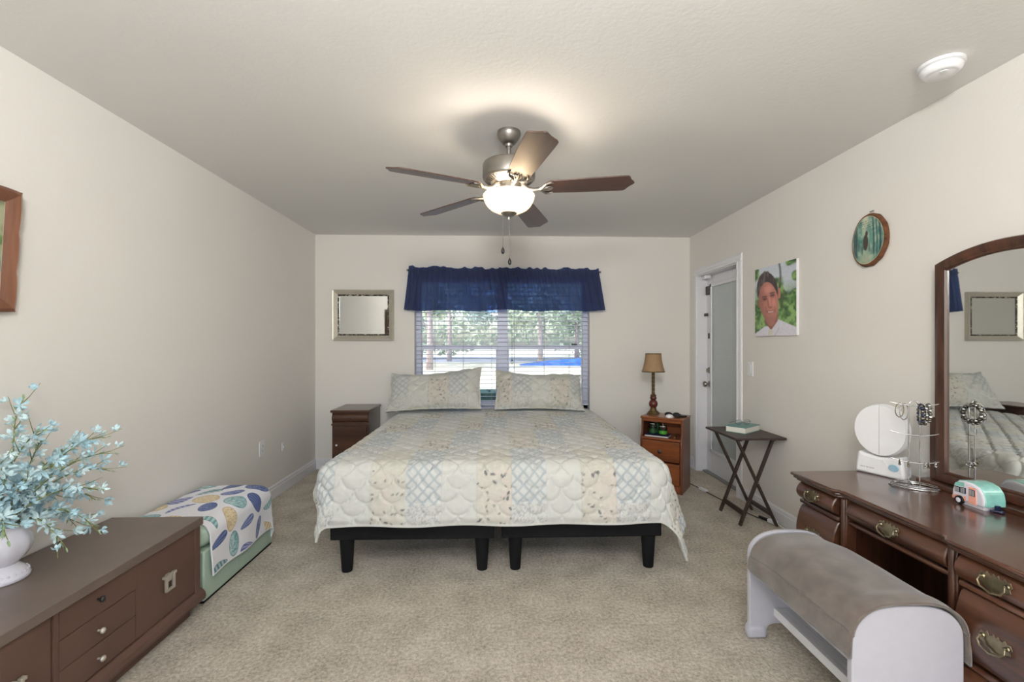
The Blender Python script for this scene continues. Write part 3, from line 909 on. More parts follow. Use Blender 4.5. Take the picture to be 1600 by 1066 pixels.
for i in range(len(rings) - 1):
    for k in range(ns):
        ff.append((i * ns + k, i * ns + (k + 1) % ns, (i + 1) * ns + (k + 1) % ns, (i + 1) * ns + k))
ff.append(tuple(range((len(rings) - 1) * ns, len(rings) * ns)))
build('bark_edge', bk.add(vv, ff), 'barkwood', pq)
Rr, Aa = np.meshgrid(np.linspace(0, 1, 60), np.linspace(0, 2 * PI, 121), indexing='ij')
OR = 1 + .03 * np.sin(2 * Aa + 1) + .02 * np.sin(3 * Aa + 2)
Pn = np.stack([np.full_like(Rr, XR - .0275), oc[0] - ry * .94 * OR * Rr * np.cos(Aa), oc[1] + rz * .94 * OR * Rr * np.sin(Aa)], -1)
grid_obj('painted_face', Pn, plaque(.5 + .5 * Rr * np.cos(Aa), .5 - .5 * Rr * np.sin(Aa)), 'paint', pq)
build('hanging_nail', MB().box(XR - .006, XR, oc[0] - .012, oc[0] + .012, oc[1] + rz + .012, oc[1] + rz + .020), 'grey', pq)

# picture on the left wall, leaning forward at the top
pf = thing('framed_picture', 'wooden picture frame with scalloped edge on the left wall', 'picture', (XL + .004, 1.612, 1.428))
pf.rotation_euler = (0, math.radians(3.4), 0)
def scal(L, n=40, amp=.006):
    return [(-L / 2 + L * k / n, amp * (abs(math.sin(PI * 3 * k / n)) ** .6 - .5) if 0 < k < n else 0.0) for k in range(n + 1)]
PW, PH, FWD = .42, .462, .046
def fside(L, vertical, sign):
    """one mitred side: outline in the frame plane, 3-step profile"""
    n = 40
    v = []; f = []
    sc_ = scal(L, n)
    prof = [(0.0, 0.0), (0.0, .026), (.012, .034), (.03, .028), (.05, .016), (FWD, .012), (FWD, 0.0)]
    for k in range(n + 1):
        s, wob = sc_[k]
        for i, (t, d) in enumerate(prof):
            half = (PW if not vertical else PH) / 2
            a = s * (1 - 2 * t / L)
            o = (PH if not vertical else PW) / 2 - t + (wob if i < 3 else 0)
            if vertical:
                v.append((d, sign * o, PH / 2 + a))
            else:
                v.append((d, a, PH / 2 + sign * o))
    m_ = len(prof)
    for k in range(n):
        for i in range(m_):
            j = (i + 1) % m_
            f.append((k * m_ + i, (k + 1) * m_ + i, (k + 1) * m_ + j, k * m_ + j))
    f.append(tuple(range(m_))); f.append(tuple(range(n * m_, (n + 1) * m_)))
    return MB().add(v, f)
for vert, sg, L in ((True, 1, PH), (True, -1, PH), (False, 1, PW), (False, -1, PW)):
    build('frame_side', fside(L, vert, sg), 'framewood', pf, smooth=40, world=False)
build('liner', MB().box(.006, .0125, -PW / 2 + .040, PW / 2 - .040, .040, PH - .040), 'matte', pf, world=False)
def landscape(u, v):
    C = np.ones(u.shape + (3,)) * linv((170, 172, 140))
    n = vnoise(u * 7, v * 10, 2) * .6 + vnoise(u * 20, v * 26, 3) * .4
    C = mixc(C, sstep(.4, .65, n) * sstep(.25, .4, v), linv((104, 128, 70)))
    C = mixc(C, sstep(.6, .4, n) * sstep(.55, .65, v), linv((120, 150, 134)))
    C = mixc(C, sstep(.6, .8, vnoise(u * 5 + 9, v * 7, 8)) * .7, linv((72, 84, 58)))
    return C
canvas('art_print', 60, 70, landscape, (.0135, -PW / 2 + .050, PH - .050), (0, PW - .100, 0), (0, 0, -(PH - .100)), 'paint', pf).location = (0, 0, 0)
for o in pf.children:
    if o.name.startswith('art_print'):
        off = np.array(pf.location)
        me = o.data
        co = np.empty(len(me.vertices) * 3, np.float32); me.vertices.foreach_get('co', co)
        co = (co.reshape(-1, 3) + off).astype(np.float32); me.vertices.foreach_set('co', co.ravel()); me.update()

# wall plates
def plate(name, x, sgn, y, z, w, h, label, cat, kind):
    t = thing(name, label, cat, (x, y, z))
    a, b2 = (x, x + sgn * .006)
    build('cover_plate', MB().box(min(a, b2), max(a, b2), y - w / 2, y + w / 2, z - h / 2, z + h / 2), 'whiteplastic', t, bevel=0.002)
    def bx(d0, d1, y0, y1, z0, z1):
        return MB().box(min(x + sgn * d0, x + sgn * d1), max(x + sgn * d0, x + sgn * d1), y + y0, y + y1, z + z0, z + z1)
    if kind == 'switch':
        build('rocker', bx(.004, .010, -.016, .016, -.033, .033), 'whiteplastic', t, bevel=0.003)
    elif kind == 'outlet':
        for s in (-1, 1):
            r = build('receptacle', bx(.004, .008, -.016, .016, s * .021 - .014, s * .021 + .014), 'whiteplastic', t, bevel=0.003)
            q = bx(.0075, .0085, -.009, -.006, s * .021 - .005, s * .021 + .005)
            q.add(*(lambda k: (k.v, k.f))(bx(.0075, .0085, .006, .009, s * .021 - .005, s * .021 + .005)))
            build('slot', q, 'darkmetal', r)
    else:
        build('jack', bx(.004, .012, -.007, .007, -.007, .007), 'whiteplastic', t, bevel=0.002)
plate('light_switch', XR, -1, 3.628, 1.10, .078, .118, 'white rocker light switch on the wall right of the door', 'light switch', 'switch')
plate('wall_outlet', XL, 1, 3.72, .462, .078, .118, 'white electrical outlet low on the left wall', 'outlet', 'outlet')
plate('cable_jack', XL, 1, 4.08, .395, .04, .07, 'small white cable jack plate on left wall nearer the corner', 'cable jack', 'jack')

# ================================================================== BED
def drape(s, t, rect, r, top, flare):
    x0, x1, y0, y1 = rect
    cx = np.clip(s, x0 + r, x1 - r); cy = np.clip(t, y0 + r, y1 - r)
    vx, vy = s - cx, t - cy
    l = np.hypot(vx, vy) + 1e-9
    arc = PI * r / 2
    ph = np.minimum(l, arc) / r
    ex = np.maximum(l - arc, 0)
    h = r * np.sin(ph) + flare * ex
    dn = r * (1 - np.cos(ph)) + ex * np.sqrt(1 - flare ** 2)
    dx, dy = vx / l, vy / l
    P = np.stack([cx + dx * h, cy + dy * h, top - dn], -1)
    N = np.stack([dx * np.sin(ph), dy * np.sin(ph), np.cos(ph)], -1)
    return P, N, ex, dx, dy
IVORY, TAN = linv((206, 206, 201)), linv((198, 197, 185))
def leaves(x, y, cell, seed, dens):
    i = np.floor(x / cell).astype(np.int64); j = np.floor(y / cell).astype(np.int64)
    fx = x / cell - i - .5 - (hash2(i, j, seed) - .5) * .5
    fy = y / cell - j - .5 - (hash2(i, j, seed + 1) - .5) * .5
    a = hash2(i, j, seed + 2) * 6.28
    p = fx * np.cos(a) + fy * np.sin(a); q = -fx * np.sin(a) + fy * np.cos(a)
    return (hash2(i, j, seed + 3) < dens) * sstep(1.2, .8, (p / .30) ** 2 + (q / .16) ** 2)
def patch_colour(s, q, shift0=0.0):
    """printed patchwork: s across, q from the hem towards the head"""
    W3, RL = 0.195, 0.62
    j = np.floor(q / RL); w = q - j * RL
    c = (s + .505 - shift0 - W3 * 1.0 * j)
    ci = np.floor(c / W3); u = c - ci * W3
    k = np.mod(ci, 3)
    C = np.ones(s.shape + (3,)) * IVORY
    fine = vnoise(s * 160, q * 160, 4)
    spk = vnoise(s * 70, q * 110, 9)
    sc = vnoise(s * 45, q * 45, 12)
    C = mixc(C, sstep(.5, .8, sc) * .25, linv((192, 193, 190)))
    # lattice
    lat = (k == 0) * (w > .12)
    pch = .064
    wob = .003 * np.sin(s * 31)
    d1 = np.abs(np.mod((u + w + wob) / pch, 1) - .5); d2 = np.abs(np.mod((u - w + wob) / pch, 1) - .5)
    line = np.maximum(sstep(.20, .04, d1), sstep(.20, .04, d2))
    C = mixc(C, lat * .75, linv((204, 207, 205)))
    C = mixc(C, lat * line * .85, linv((162, 171, 176)))
    C = mixc(C, lat * sstep(.35, .2, np.abs(u - .5 * W3)) * 0, IVORY)
    # tan speckle
    tan = (k == 2) * 1.0
    C = mixc(C, tan * .8, TAN)
    C = mixc(C, tan * sstep(.5, .75, spk) * .55, linv((212, 210, 198)))
    C = mixc(C, tan * sstep(.45, .25, spk) * .25, linv((176, 174, 156)))
    # small print
    sp = ((k == 0) * (w <= .12) + (k == 1) * (w > .47)) * 1.0
    C = mixc(C, sp * sstep(.58, .72, fine) * .7, linv((158, 160, 163)))
    # florals at the foot of every tan patch
    fl = tan * (w < .30)
    C = mixc(C, fl * .5, linv((204, 200, 190)))
    rose = sstep(.55, .75, vnoise(s * 16 + 3, q * 14, 15)) * sstep(.04, .12, u)
    C = mixc(C, fl * rose * .32, linv((204, 193, 186)))
    C = mixc(C, fl * rose * sstep(.5, .7, vnoise(s * 70, q * 70, 17)) * .6, linv((214, 200, 192)))
    C = mixc(C, fl * leaves(s, q, .042, 21, .62) * .9 * sstep(.45, .55, vnoise(s * 11, q * 11, 77)), linv((98, 99, 104)))
    C = mixc(C, fl * leaves(s + .5, q + .3, .033, 31, .35) * .85, linv((132, 129, 122)))
    # tiny outline on patches
    C = mixc(C, sstep(.004, .001, np.minimum(u, W3 - u)) * .35, linv((180, 179, 173)))
    return C
def quilt_height(s, q):
    R = .072
    h = np.zeros(s.shape); done = np.zeros(s.shape, bool)
    j0 = np.floor(q / R)
    for k in (2, 1, 0, -1):          # clamshell stitching: upper shells overlap the lower ones
        j = j0 + k
        xo = np.mod(j, 2) * R
        cx = np.round((s - xo) / (2 * R)) * 2 * R + xo
        d = np.hypot(s - cx, q - j * R) / R
        m = (d < 1) & ~done
        h = np.where(m, .017 * (1 - d ** 5), h); done |= m
    h += .004 * (vnoise(s * 26, q * 26, 40) - .5) + .006 * (vnoise(s * 9, q * 9, 41) - .5) + .002 * (vnoise(s * 70, q * 70, 42) - .5)
    return h
bed_label = ['black bed base on tapered legs, left half of the bed', 'black bed base on tapered legs, right half of the bed']
MATT_TOP = 0.595
for k, (fx0, fx1, lx) in enumerate(((-.945, -.018, (-.862, -.088)), (.025, .950, (.1045, .885)))):
    t = thing('bed', bed_label[k], 'bed', ((fx0 + fx1) / 2, 3.6, 0), group='twin beds pushed together')
    build('frame', MB().box(fx0, fx1, 2.60, 4.66, .190, .32), 'black', t, bevel=0.008)
    build('mattress', MB().box(fx0 + .005, fx1 - .005, 2.585, 4.67, .32, MATT_TOP), 'mattress', t, bevel=0.04, smooth=40)
    for ly in (2.645, 4.55):
        for x in lx:
            lg = MB().lathe([(.029, 0), (.030, .004), (.042, .190)], (0, 0, 0), 24)
            lg.xf(Matrix.Translation((x, ly, 0)))
            build('leg', lg, 'black', t, smooth=40)
# quilt
hem_y = 2.545
s0, s1, t0, t1 = -1.185, 1.37, hem_y - .295, 4.64
ns_, nt_ = 450, 410
Sg, Tg = np.meshgrid(np.linspace(s0, s1, ns_), np.linspace(t0, t1, nt_), indexing='ij')
rect = (-1.0, .985, hem_y, 9.0)
Pq, Nq, ex, dx, dy = drape(Sg, Tg, rect, .075, MATT_TOP + .028, .12)
# left side hangs less and flares; right corner tail
fold = .018 * np.sin(2 * PI * (Tg / .42)) * np.clip(ex / .25, 0, 1) * (np.abs(dx) > .3)
fold += .012 * np.sin(2 * PI * (Sg / .55) + .6) * np.clip(ex / .25, 0, 1) * (np.abs(dy) > .7)
Pq[..., 0] += dx * fold; Pq[..., 1] += dy * fold
Pq[..., 0] += dx * (ex * .50) * (Sg < 0) * sstep(2.52, 2.82, Tg) + dx * (ex * .14) * (Sg > 0)
left_lift = np.clip((-Sg - 1.0) / .2, 0, 1) * np.clip((Tg - 2.5) / .3, 0, 1)
Pq[..., 2] += left_lift * .03
hq = quilt_height(Sg, Tg) * sstep(0, .05, np.minimum(np.minimum(Sg - s0, s1 - Sg), Tg - t0))
Pq += Nq * hq[..., None]
Pq[..., 2] += .010 * np.sin(Sg * 3.1 + 1) * (ex <= 0) * sstep(2.6, 3.2, Tg)
Pq[..., 2] = np.maximum(Pq[..., 2], .02)
Cq = patch_colour(Sg, Tg - t0)
edge = np.minimum(np.minimum(Sg - s0, s1 - Sg), Tg - t0)
Cq = mixc(Cq, sstep(.016, .010, edge), linv((212, 211, 205)))
q = grid_obj('quilt', Pq, Cq, 'quiltmat', None, 0.014)
tag(q, 'ivory patchwork quilt spread over the whole bed', 'quilt')

def pillow(loc, w, h, th, tilt, yaw, roll, label, shift, ear, seed):
    n, m = 110, 60
    U, V = np.meshgrid(np.linspace(-1, 1, n), np.linspace(-1, 1, m), indexing='ij')
    halves = []
    bx = np.abs(U) ** 2.0; bv = np.abs(V) ** 2.0
    X = U * w / 2 * (1 - .035 * (1 - bv))
    Z = V * h / 2 * (1 - .09 * (1 - bx))
    Z += ear * .05 * np.clip(U, 0, 1) ** 3 * np.clip(V, 0, 1) - .015 * np.sin(U * 3 + seed) * np.clip(V, 0, 1)
    X += .012 * np.sin(V * 5 + seed) * np.clip(np.abs(U) - .7, 0, 1)
    base = np.clip(1 - np.abs(U / .97) ** 3.2, 0, 1) ** .62 * np.clip(1 - np.abs(V / .95) ** 2.6, 0, 1) ** .62
    wr = .020 * (vnoise(U * 4 + seed, V * 2.5, seed) - .5) + .012 * (vnoise(U * 11, V * 7 + seed, seed + 1) - .5)
    Z += .012 * (vnoise(U * 6 + seed, V * 0, seed + 2) - .5) * np.clip(V, 0, 1)
    s_, q_ = U * w / 2 + shift, V * h / 2 + .20
    front = -th / 2 * base - .003 + wr * (base > 0) - quilt_height(s_, q_) * .7
    back = th / 2 * base + .003
    PF = np.stack([X, front, Z], -1); PB = np.stack([X, back, Z], -1)[:, ::-1]
    Pp = np.concatenate([PF, PB], 1)
    Pp = np.concatenate([Pp, Pp[:, :1]], 1)
    Cf = patch_colour(s_, q_ + .0, .06)
    Cf = mixc(Cf, np.full(U.shape, .25), linv((196, 193, 180)))  # greyer all over: the backlit tone is mixed into the sham colour
    Cc = np.concatenate([Cf, Cf[:, ::-1]], 1); Cc = np.concatenate([Cc, Cc[:, :1]], 1)
    o = grid_obj('pillow', Pp, Cc, 'quiltmat', None, 0.0)
    o.location = loc
    o.rotation_euler = (math.radians(-tilt), math.radians(roll), math.radians(yaw))
    return tag(o, label, 'pillow', 'pillows in quilted shams')
pillow((-.612, 4.520, .835), .915, .43, .19, 33, 0, -1.5, 'left quilted pillow leaning at the head of the bed, left of mullion', .0, .9, 3)
pillow((.415, 4.530, .830), .875, .43, .20, 34, 0, 1.0, 'right quilted pillow with drooping corner at the head of the bed', .42, -1.0, 8)

# pink cloth peeking from under the quilt
n = 30
Ug, Vg = np.meshgrid(np.linspace(0, 1, n), np.linspace(0, 1, n), indexing='ij')
Pk = np.stack([-.93 - .26 * Vg - .02 * np.sin(Ug * 9) * Vg, 3.72 + .5 * Ug, .575 - .13 * Vg ** 1.6 - .02 * np.sin(Ug * 7 + 1) * Vg], -1)
tag(grid_obj('bed_sheet', Pk, None, 'pinkcloth', None, 0.006), 'pink and purple sheet edge showing beneath quilt beside dark nightstand', 'sheet')

# ================================================================== LEFT NIGHTSTAND
nx0, nx1, ny0, ny1, nz = -1.575, -1.206, 4.335, 4.785, .676
t = thing('nightstand', 'small dark walnut nightstand in the left back corner', 'nightstand', ((nx0 + nx1) / 2, (ny0 + ny1) / 2, 0))
build('body', MB().box(nx0 + .012, nx1 - .012, ny0 + .025, ny1, .04, nz - .024).box(nx0 + .02, nx1 - .02, ny0 + .04, ny1 - .02, 0, .04), 'walnut', t, bevel=0.004)
build('top', MB().box(nx0, nx1, ny0, ny1, nz - .024, nz), 'walnut', t, bevel=0.008, smooth=40)
prof = [(ny0 + .03, .555)] + [(ny0 + .03 - .028 * math.sin(PI * k / 10) ** .7, .555 + .09 * k / 10) for k in range(1, 10)] + [(ny0 + .03, .645)]
dr = build('drawer', MB().prism(prof, 'X', nx0 + .016, nx1 - .016), 'walnut', t, bevel=0.003, smooth=50)
cv = MB()
for k in range(9):
    x = (nx0 + nx1) / 2 + (k - 4) * .013
    cv.ball((x, ny0 + .002, .602 + .004 * math.cos(k * 1.6)), .007 - .0006 * abs(k - 4), 8)
build('carved_pull', cv, 'walnut', dr, smooth=180)
build('rail', MB().box(nx0 + .008, nx1 - .008, ny0 + .008, ny0 + .03, .530, .546), 'walnut', t, bevel=0.004)
dd = build('door', MB().box(nx0 + .03, nx1 - .03, ny0 + .012, ny0 + .03, .06, .515), 'walnut', t, bevel=0.005)
build('knob', MB().ball((-1.515, ny0 + .004, .346), .010, 12), 'ceramic', dd, smooth=180)

# ================================================================== RIGHT NIGHTSTAND (turned towards the bed)
NSX, NSY, NSR = 1.525, 4.085, math.radians(-35.6)
nsm = Matrix.Translation((NSX, NSY, 0)) @ Matrix.Rotation(NSR, 4, 'Z')
t = thing('nightstand', 'orange-stained pine nightstand with open shelf, in right back corner', 'nightstand', (NSX, NSY, 0), NSR)
hw, hd_ = .183, .15
def B(*a): return MB().box(*a)
def kid(name, mb, mat, parent, bevel=0.003, smooth=None):
    return build(name, mb, mat, parent, bevel, smooth, world=False)
prof = [(hd_, 0), (-hd_, 0), (-hd_, .445), (-hd_ + .004, .470), (-hd_ + .022, .492), (-hd_ + .034, .515), (-hd_ + .036, .63), (hd_, .63)]
for sx in (-1, 1):
    a, b2 = sorted((sx * hw, sx * (hw - .018)))
    kid('side_panel', MB().prism(prof, 'X', a, b2), 'pinez', t)
kid('back_panel', B(-hw + .018, hw - .018, hd_ - .012, hd_, .02, .63), 'pine', t)
kid('top', B(-hw - .008, hw + .008, -hd_ + .026, hd_ + .004, .63, .65), 'pine', t, .006)
kid('shelf', B(-hw + .018, hw - .018, -hd_ - .004, hd_ - .012, .452, .472), 'pine', t, .004)
kid('shelf_rail', B(-hw + .018, hw - .018, -hd_ + .036, -hd_ + .05, .605, .63), 'pine', t)
kid('plinth', B(-hw + .018, hw - .018, -hd_ + .004, -hd_ + .02, 0, .066), 'pine', t)
for z0, z1 in ((.272, .447), (.074, .258)):
    d = kid('drawer', B(-hw + .021, hw - .021, -hd_ - .010, hd_ - .03, z0, z1), 'pine', t, .006)
    kb = MB().lathe([(.008, 0), (.008, .012), (.017, .018), (.018, .026), (.010, .032), (.002, .033)], (0, 0, 0), 18)
    kb.xf(Matrix.Translation((.0, -hd_ - .010, (z0 + z1) / 2)) @ Matrix.Rotation(PI / 2, 4, 'X'))
    kid('knob', kb, 'lampred' if False else 'espresso', d, 0, 50)
def on_ns(lx, ly): 
    v = nsm @ Vector((lx, ly, 0)); return v.x, v.y
# table lamp
lx_, ly_ = on_ns(-.125, .055)
t = thing('table_lamp', 'small table lamp with tan shade on pine nightstand', 'lamp', (lx_, ly_, .65), NSR)
kid('base', MB().box(-.046, .046, -.046, .046, 0, .014).box(-.038, .038, -.038, .038, .014, .026).lathe([(.036, .026), (.030, .040), (.024, .052), (.028, .060)], (0, 0, 0), 24), 'lampgold', t, .003, 40)
kid('urn', MB().lathe([(.026, .060), (.038, .078), (.040, .098), (.032, .120), (.022, .130), (.028, .140), (.030, .152), (.022, .166)], (0, 0, 0), 28), 'lampred', t, 0, 50)
col = MB().lathe([(.026, .166), (.028, .174), (.018, .182), (.012, .19)], (0, 0, 0), 24)
for k in range(4):
    col.tube([(.010 * math.cos(a + k * PI / 2), .010 * math.sin(a + k * PI / 2), .186 + .205 * a / 9) for a in np.linspace(0, 9, 40)], .0055, 6)
col.lathe([(.012, .39), (.016, .396), (.008, .405), (.006, .44)], (0, 0, 0), 16)
kid('column', col, 'lampgold', t, 0, 60)
sh_ = [(.104, .392), (.099, .410), (.090, .440), (.082, .475), (.076, .510), (.072, .560)]
kid('lamp_shade', MB().lathe(sh_ + [(r - .002, z) for r, z in sh_[::-1]], (0, 0, 0), 44, cap=False), 'shade', t, 0, 60)
kid('shade_trim', MB().lathe([(.105, .390), (.106, .398), (.103, .399), (.102, .390)], (0, 0, 0), 44, cap=False), 'lampgold', t, 0)
kid('shade_trim', MB().lathe([(.073, .555), (.074, .563), (.071, .563), (.0705, .555)], (0, 0, 0), 44, cap=False), 'lampgold', t, 0)
# book and candle jars on the shelf
bx_, by_ = on_ns(-.045, -.075)
t = thing('book', 'thin navy book lying on the pine nightstand shelf', 'book', (bx_, by_, .472), NSR + .05)
kid('pages', B(-.102, .100, -.062, .062, .003, .014), 'paper', t, 0.001)
kid('cover', B(-.105, .103, -.065, .065, 0, .003).box(-.105, .103, -.065, .065, .014, .017), 'bluebook', t, .001)
def jar(lx, ly, lab, label, h=.085):
    x, y = on_ns(lx, ly)
    t = thing('candle_jar', label, 'candle', (x, y, .489), NSR, 'candle jars on the nightstand shelf')
    kid('wax', MB().lathe([(.002, .004), (.029, .004), (.031, .01), (.031, h * .62), (.002, h * .62)], (0, 0, 0), 24), 'greenwax', t, 0, 40)
    kid('jar', MB().lathe([(.03, 0), (.034, .006), (.035, h * .8), (.031, h * .9), (.031, h)], (0, 0, 0), 24, cap=False), 'jarglass', t, 0, 50)
    kid('label_band', MB().lathe([(.0354, .012), (.0356, h * .55)], (0, 0, 0), 24, cap=False), lab, t, 0, 50)
    kid('lid', MB().lathe([(.034, h), (.036, h + .003), (.034, h + .008), (.012, h + .011), (.008, h + .018), (.011, h + .026), (.004, h + .03)], (0, 0, 0), 24), 'chrome', t, 0, 40)
jar(-.09, -.072, 'greenwax', 'dark green candle jar, left one on the nightstand shelf', .088)
jar(.002, -.082, 'green', 'candle jar with bright green label, right one on shelf', .075)
x, y = on_ns(-.095, .045)
t = thing('storage_tin', 'dark green tin standing behind the candle jars', 'tin', (x, y, .472), NSR)
kid('tin', MB().lathe([(.038, 0), (.04, .003), (.04, .095), (.038, .1)], (0, 0, 0), 24), 'greenwax', t, 0, 40)
kid('lid', MB().lathe([(.041, .1), (.042, .104), (.041, .118), (.02, .122), (.003, .122)], (0, 0, 0), 24), 'darkmetal', t, 0, 40)
x, y = on_ns(.105, -.085)
tag(build('brass_trinket', MB().tube([(x, y, .476), (x + .012, y + .006, .484), (x + .02, y + .016, .49), (x + .016, y + .028, .496)], .005, 8).ball((x, y, .481), .009, 10), 'brass', smooth=60), 'small brass trinket at right end of nightstand shelf', 'trinket')
# things on top of the nightstand
x, y = on_ns(.075, -.045)
t = thing('sunglasses', 'black folded sunglasses on the pine nightstand top', 'sunglasses', (x, y, .65), NSR + .1)
sg = MB()
for sx in (-1, 1):
    sg.tube([(sx * .034 + .030 * math.cos(a), .02 * 0 - .0, .022 + .019 * math.sin(a)) for a in np.linspace(0, 2 * PI, 20, endpoint=False)], .003, 6, closed=True)
sg.tube([(-.006, 0, .028), (0, -.003, .03), (.006, 0, .028)], .003, 6)
kid('frame', sg, 'blackplastic', t, 0)
for sx in (-1, 1):
    kid('temple', MB().tube([(sx * .066, 0, .03), (sx * .07, .03, .022), (sx * .066, .09, .010), (sx * .06, .12, .004)], .003, 6), 'blackplastic', t, 0)
    ln = MB().prism([(sx * .034 + .029 * math.cos(a), .022 + .018 * math.sin(a)) for a in np.linspace(0, 2 * PI, 20, endpoint=False)], 'Y', -.001, .001)
    kid('lens', ln, 'blackplastic', t, 0)
x, y = on_ns(.06, -.092)
tag(build('computer_mouse', MB().lathe([(.030, 0), (.033, .005), (.032, .014), (.024, .024), (.010, .029), (.001, .030)], (x, y, .65), 24, sx=1.0, sy=1.0), 'whiteplastic', smooth=60), 'rounded white gadget on nightstand in front of black sunglasses', 'gadget')
x, y = on_ns(.135, .0)
t = thing('eyeglass_case', 'flat black case at the right end of the nightstand top', 'case', (x, y, .65), NSR + .6)
kid('case', B(-.05, .05, -.022, .022, 0, .016), 'blackplastic', t, .006, 50)

# ================================================================== TV TRAY TABLE
tx0, tx1, ty0, ty1, tz = 1.668, 2.040, 3.14, 3.60, .64
t = thing('tray_table', 'folding espresso wood tray table against the right wall', 'tray table', ((tx0 + tx1) / 2, (ty0 + ty1) / 2, 0))
build('table_top', MB().box(tx0, tx1, ty0, ty1, tz - .017, tz), 'espresso', t, bevel=0.005, smooth=40)
build('support_bar', MB().box(tx0 + .05, tx0 + .078, ty0 + .05, ty1 - .06, tz - .034, tz - .017), 'espresso', t, bevel=0.003)
build('support_bar', MB().box(tx1 - .075, tx1 - .05, ty0 + .05, ty1 - .06, tz - .034, tz - .017), 'espresso', t, bevel=0.003)
for y, o in ((3.185, .012), (3.505, -.012)):
    build('leg', MB().bar((1.705, y, tz - .02), (1.993, y, .003), .016, .028, (0, 1, 0)), 'espresso', t, bevel=0.003)
    build('leg', MB().bar((1.975, y + o * 1.45, tz - .02), (1.735, y + o * 1.45, .003), .016, .028, (0, 1, 0)), 'espresso', t, bevel=0.003)
    pv = MB().ball((1.853, y - .012 if o > 0 else y - .012, .312), .008, 10)
    build('pivot_bolt', pv, 'chrome', t, smooth=180)
build('stretcher', MB().bar((1.768, 3.20, .085), (1.768, 3.49, .085), .022, .034, (0.4, 0, 1)), 'espresso', t, bevel=0.003)
build('stretcher', MB().bar((1.960, 3.19, .085), (1.960, 3.50, .085), .022, .030, (-.4, 0, 1)), 'espresso', t, bevel=0.003)
bk = thing('book', 'thick white book with teal cover on the tray table', 'book', (1.868, 3.405, tz), math.radians(36.5))
kid('pages', B(-.117, .115, -.072, .072, .004, .042), 'paper', bk, .002)
kid('cover', B(-.120, .118, -.075, .075, 0, .004).box(-.120, .118, -.075, .075, .042, .047), 'teal', bk, .001)
gl = thing('eyeglasses', 'clear-lens eyeglasses lying on the teal book', 'eyeglasses', (1.862, 3.395, tz + .047), math.radians(5))
gf = MB()
for sx in (-1, 1):
    gf.tube([(sx * .034 + .028 * math.cos(a), 0, .022 + .018 * math.sin(a)) for a in np.linspace(0, 2 * PI, 20, endpoint=False)], .0016, 6, closed=True)
gf.tube([(-.008, 0, .028), (0, -.003, .031), (.008, 0, .028)], .0016, 6)
kid('frame', gf, 'chrome', gl, 0)
for sx in (-1, 1):
    kid('temple', MB().tube([(sx * .062, 0, .028), (sx * .064, .02, .022), (sx * .058, .07, .008), (sx * .05, .09, .002)], .0016, 6), 'chrome', gl, 0)
    kid('lens', MB().prism([(sx * .034 + .027 * math.cos(a), .022 + .017 * math.sin(a)) for a in np.linspace(0, 2 * PI, 20, endpoint=False)], 'Y', -.0006, .0006), 'specglass', gl, 0)

# cord on the carpet
t = thing('power_cord', 'brown power cord snaking from pine nightstand under tray table', 'cord', (1.83, 3.95, 0))
pts = [(1.72, 4.42, .03), (1.76, 4.30, .006), (1.80, 4.12, .005), (1.815, 4.02, .005), (1.835, 3.90, .005), (1.86, 3.75, .005), (1.885, 3.60, .005), (1.905, 3.48, .005), (1.925, 3.40, .005), (1.945, 3.335, .006), (1.96, 3.31, .012)]
def smooth_pts(p, n=6):
    out = []
    p = [Vector(q) for q in p]
    for i in range(len(p) - 1):
        a, b_, c, d = p[max(i - 1, 0)], p[i], p[i + 1], p[min(i + 2, len(p) - 1)]
        for k in range(n):
            u = k / n
            out.append(.5 * ((2 * b_) + (-a + c) * u + (2 * a - 5 * b_ + 4 * c - d) * u * u + (-a + 3 * b_ - 3 * c + d) * u ** 3))
    return out + [p[-1]]
build('cable', MB().tube(smooth_pts(pts), .004, 8), 'espresso', t, smooth=180)
build('inline_switch', MB().bar((1.812, 4.02, .012), (1.835, 3.93, .012), .028, .02), 'whiteplastic', t, bevel=0.004)
build('plug', MB().bar((1.955, 3.335, .014), (1.975, 3.265, .016), .022, .02), 'blackplastic', t, bevel=0.003)
ec = thing('extension_lead', 'white extension cord end by the tray table right foot', 'extension cord', (2.0, 3.21, 0))
build('socket', MB().bar((1.978, 3.258, .018), (2.004, 3.20, .018), .036, .026), 'whiteplastic', ec, bevel=0.004)
build('cable', MB().tube(smooth_pts([(2.003, 3.20, .014), (2.012, 3.12, .005), (2.02, 2.9, .005), (2.022, 2.6, .005)]), .004, 8), 'whiteplastic', ec, smooth=180)

# ================================================================== LOW BROWN CABINET (left)
cx0, cx1, cy0, cy1, cz = -1.878, -1.440, .55, 2.280, .458
t = thing('low_cabinet', 'long low brown painted cabinet along the left wall', 'cabinet', ((cx0 + cx1) / 2, (cy0 + cy1) / 2, 0))
build('plinth', MB().box(cx0, -1.468, cy0 + .03, cy1 - .055, 0, .056), 'cabinet', t, bevel=0.003)
build('base_moulding', MB().prism([(cx0, .054), (-1.434, .054), (-1.430, .070), (-1.434, .088), (-1.446, .100), (-1.452, .106), (cx0, .106)], 'Y', cy0, cy1 + .006), 'cabinet', t, bevel=0.002)
fxp = -1.464
build('body', MB().box(cx0, fxp, cy0 + .01, cy1 - .006, .104, .42).box(fxp, -1.452, 2.238, cy1 - .006, .104, .42).box(fxp, -1.452, 1.538, 1.556, .104, .42).box(fxp, -1.452, cy0 + .01, cy0 + .04, .104, .42), 'cabinet', t, bevel=0.002)
build('top', MB().box(cx0, cx1, cy0 - .01, cy1, .420, cz), 'cabinettop', t, bevel=0.003)
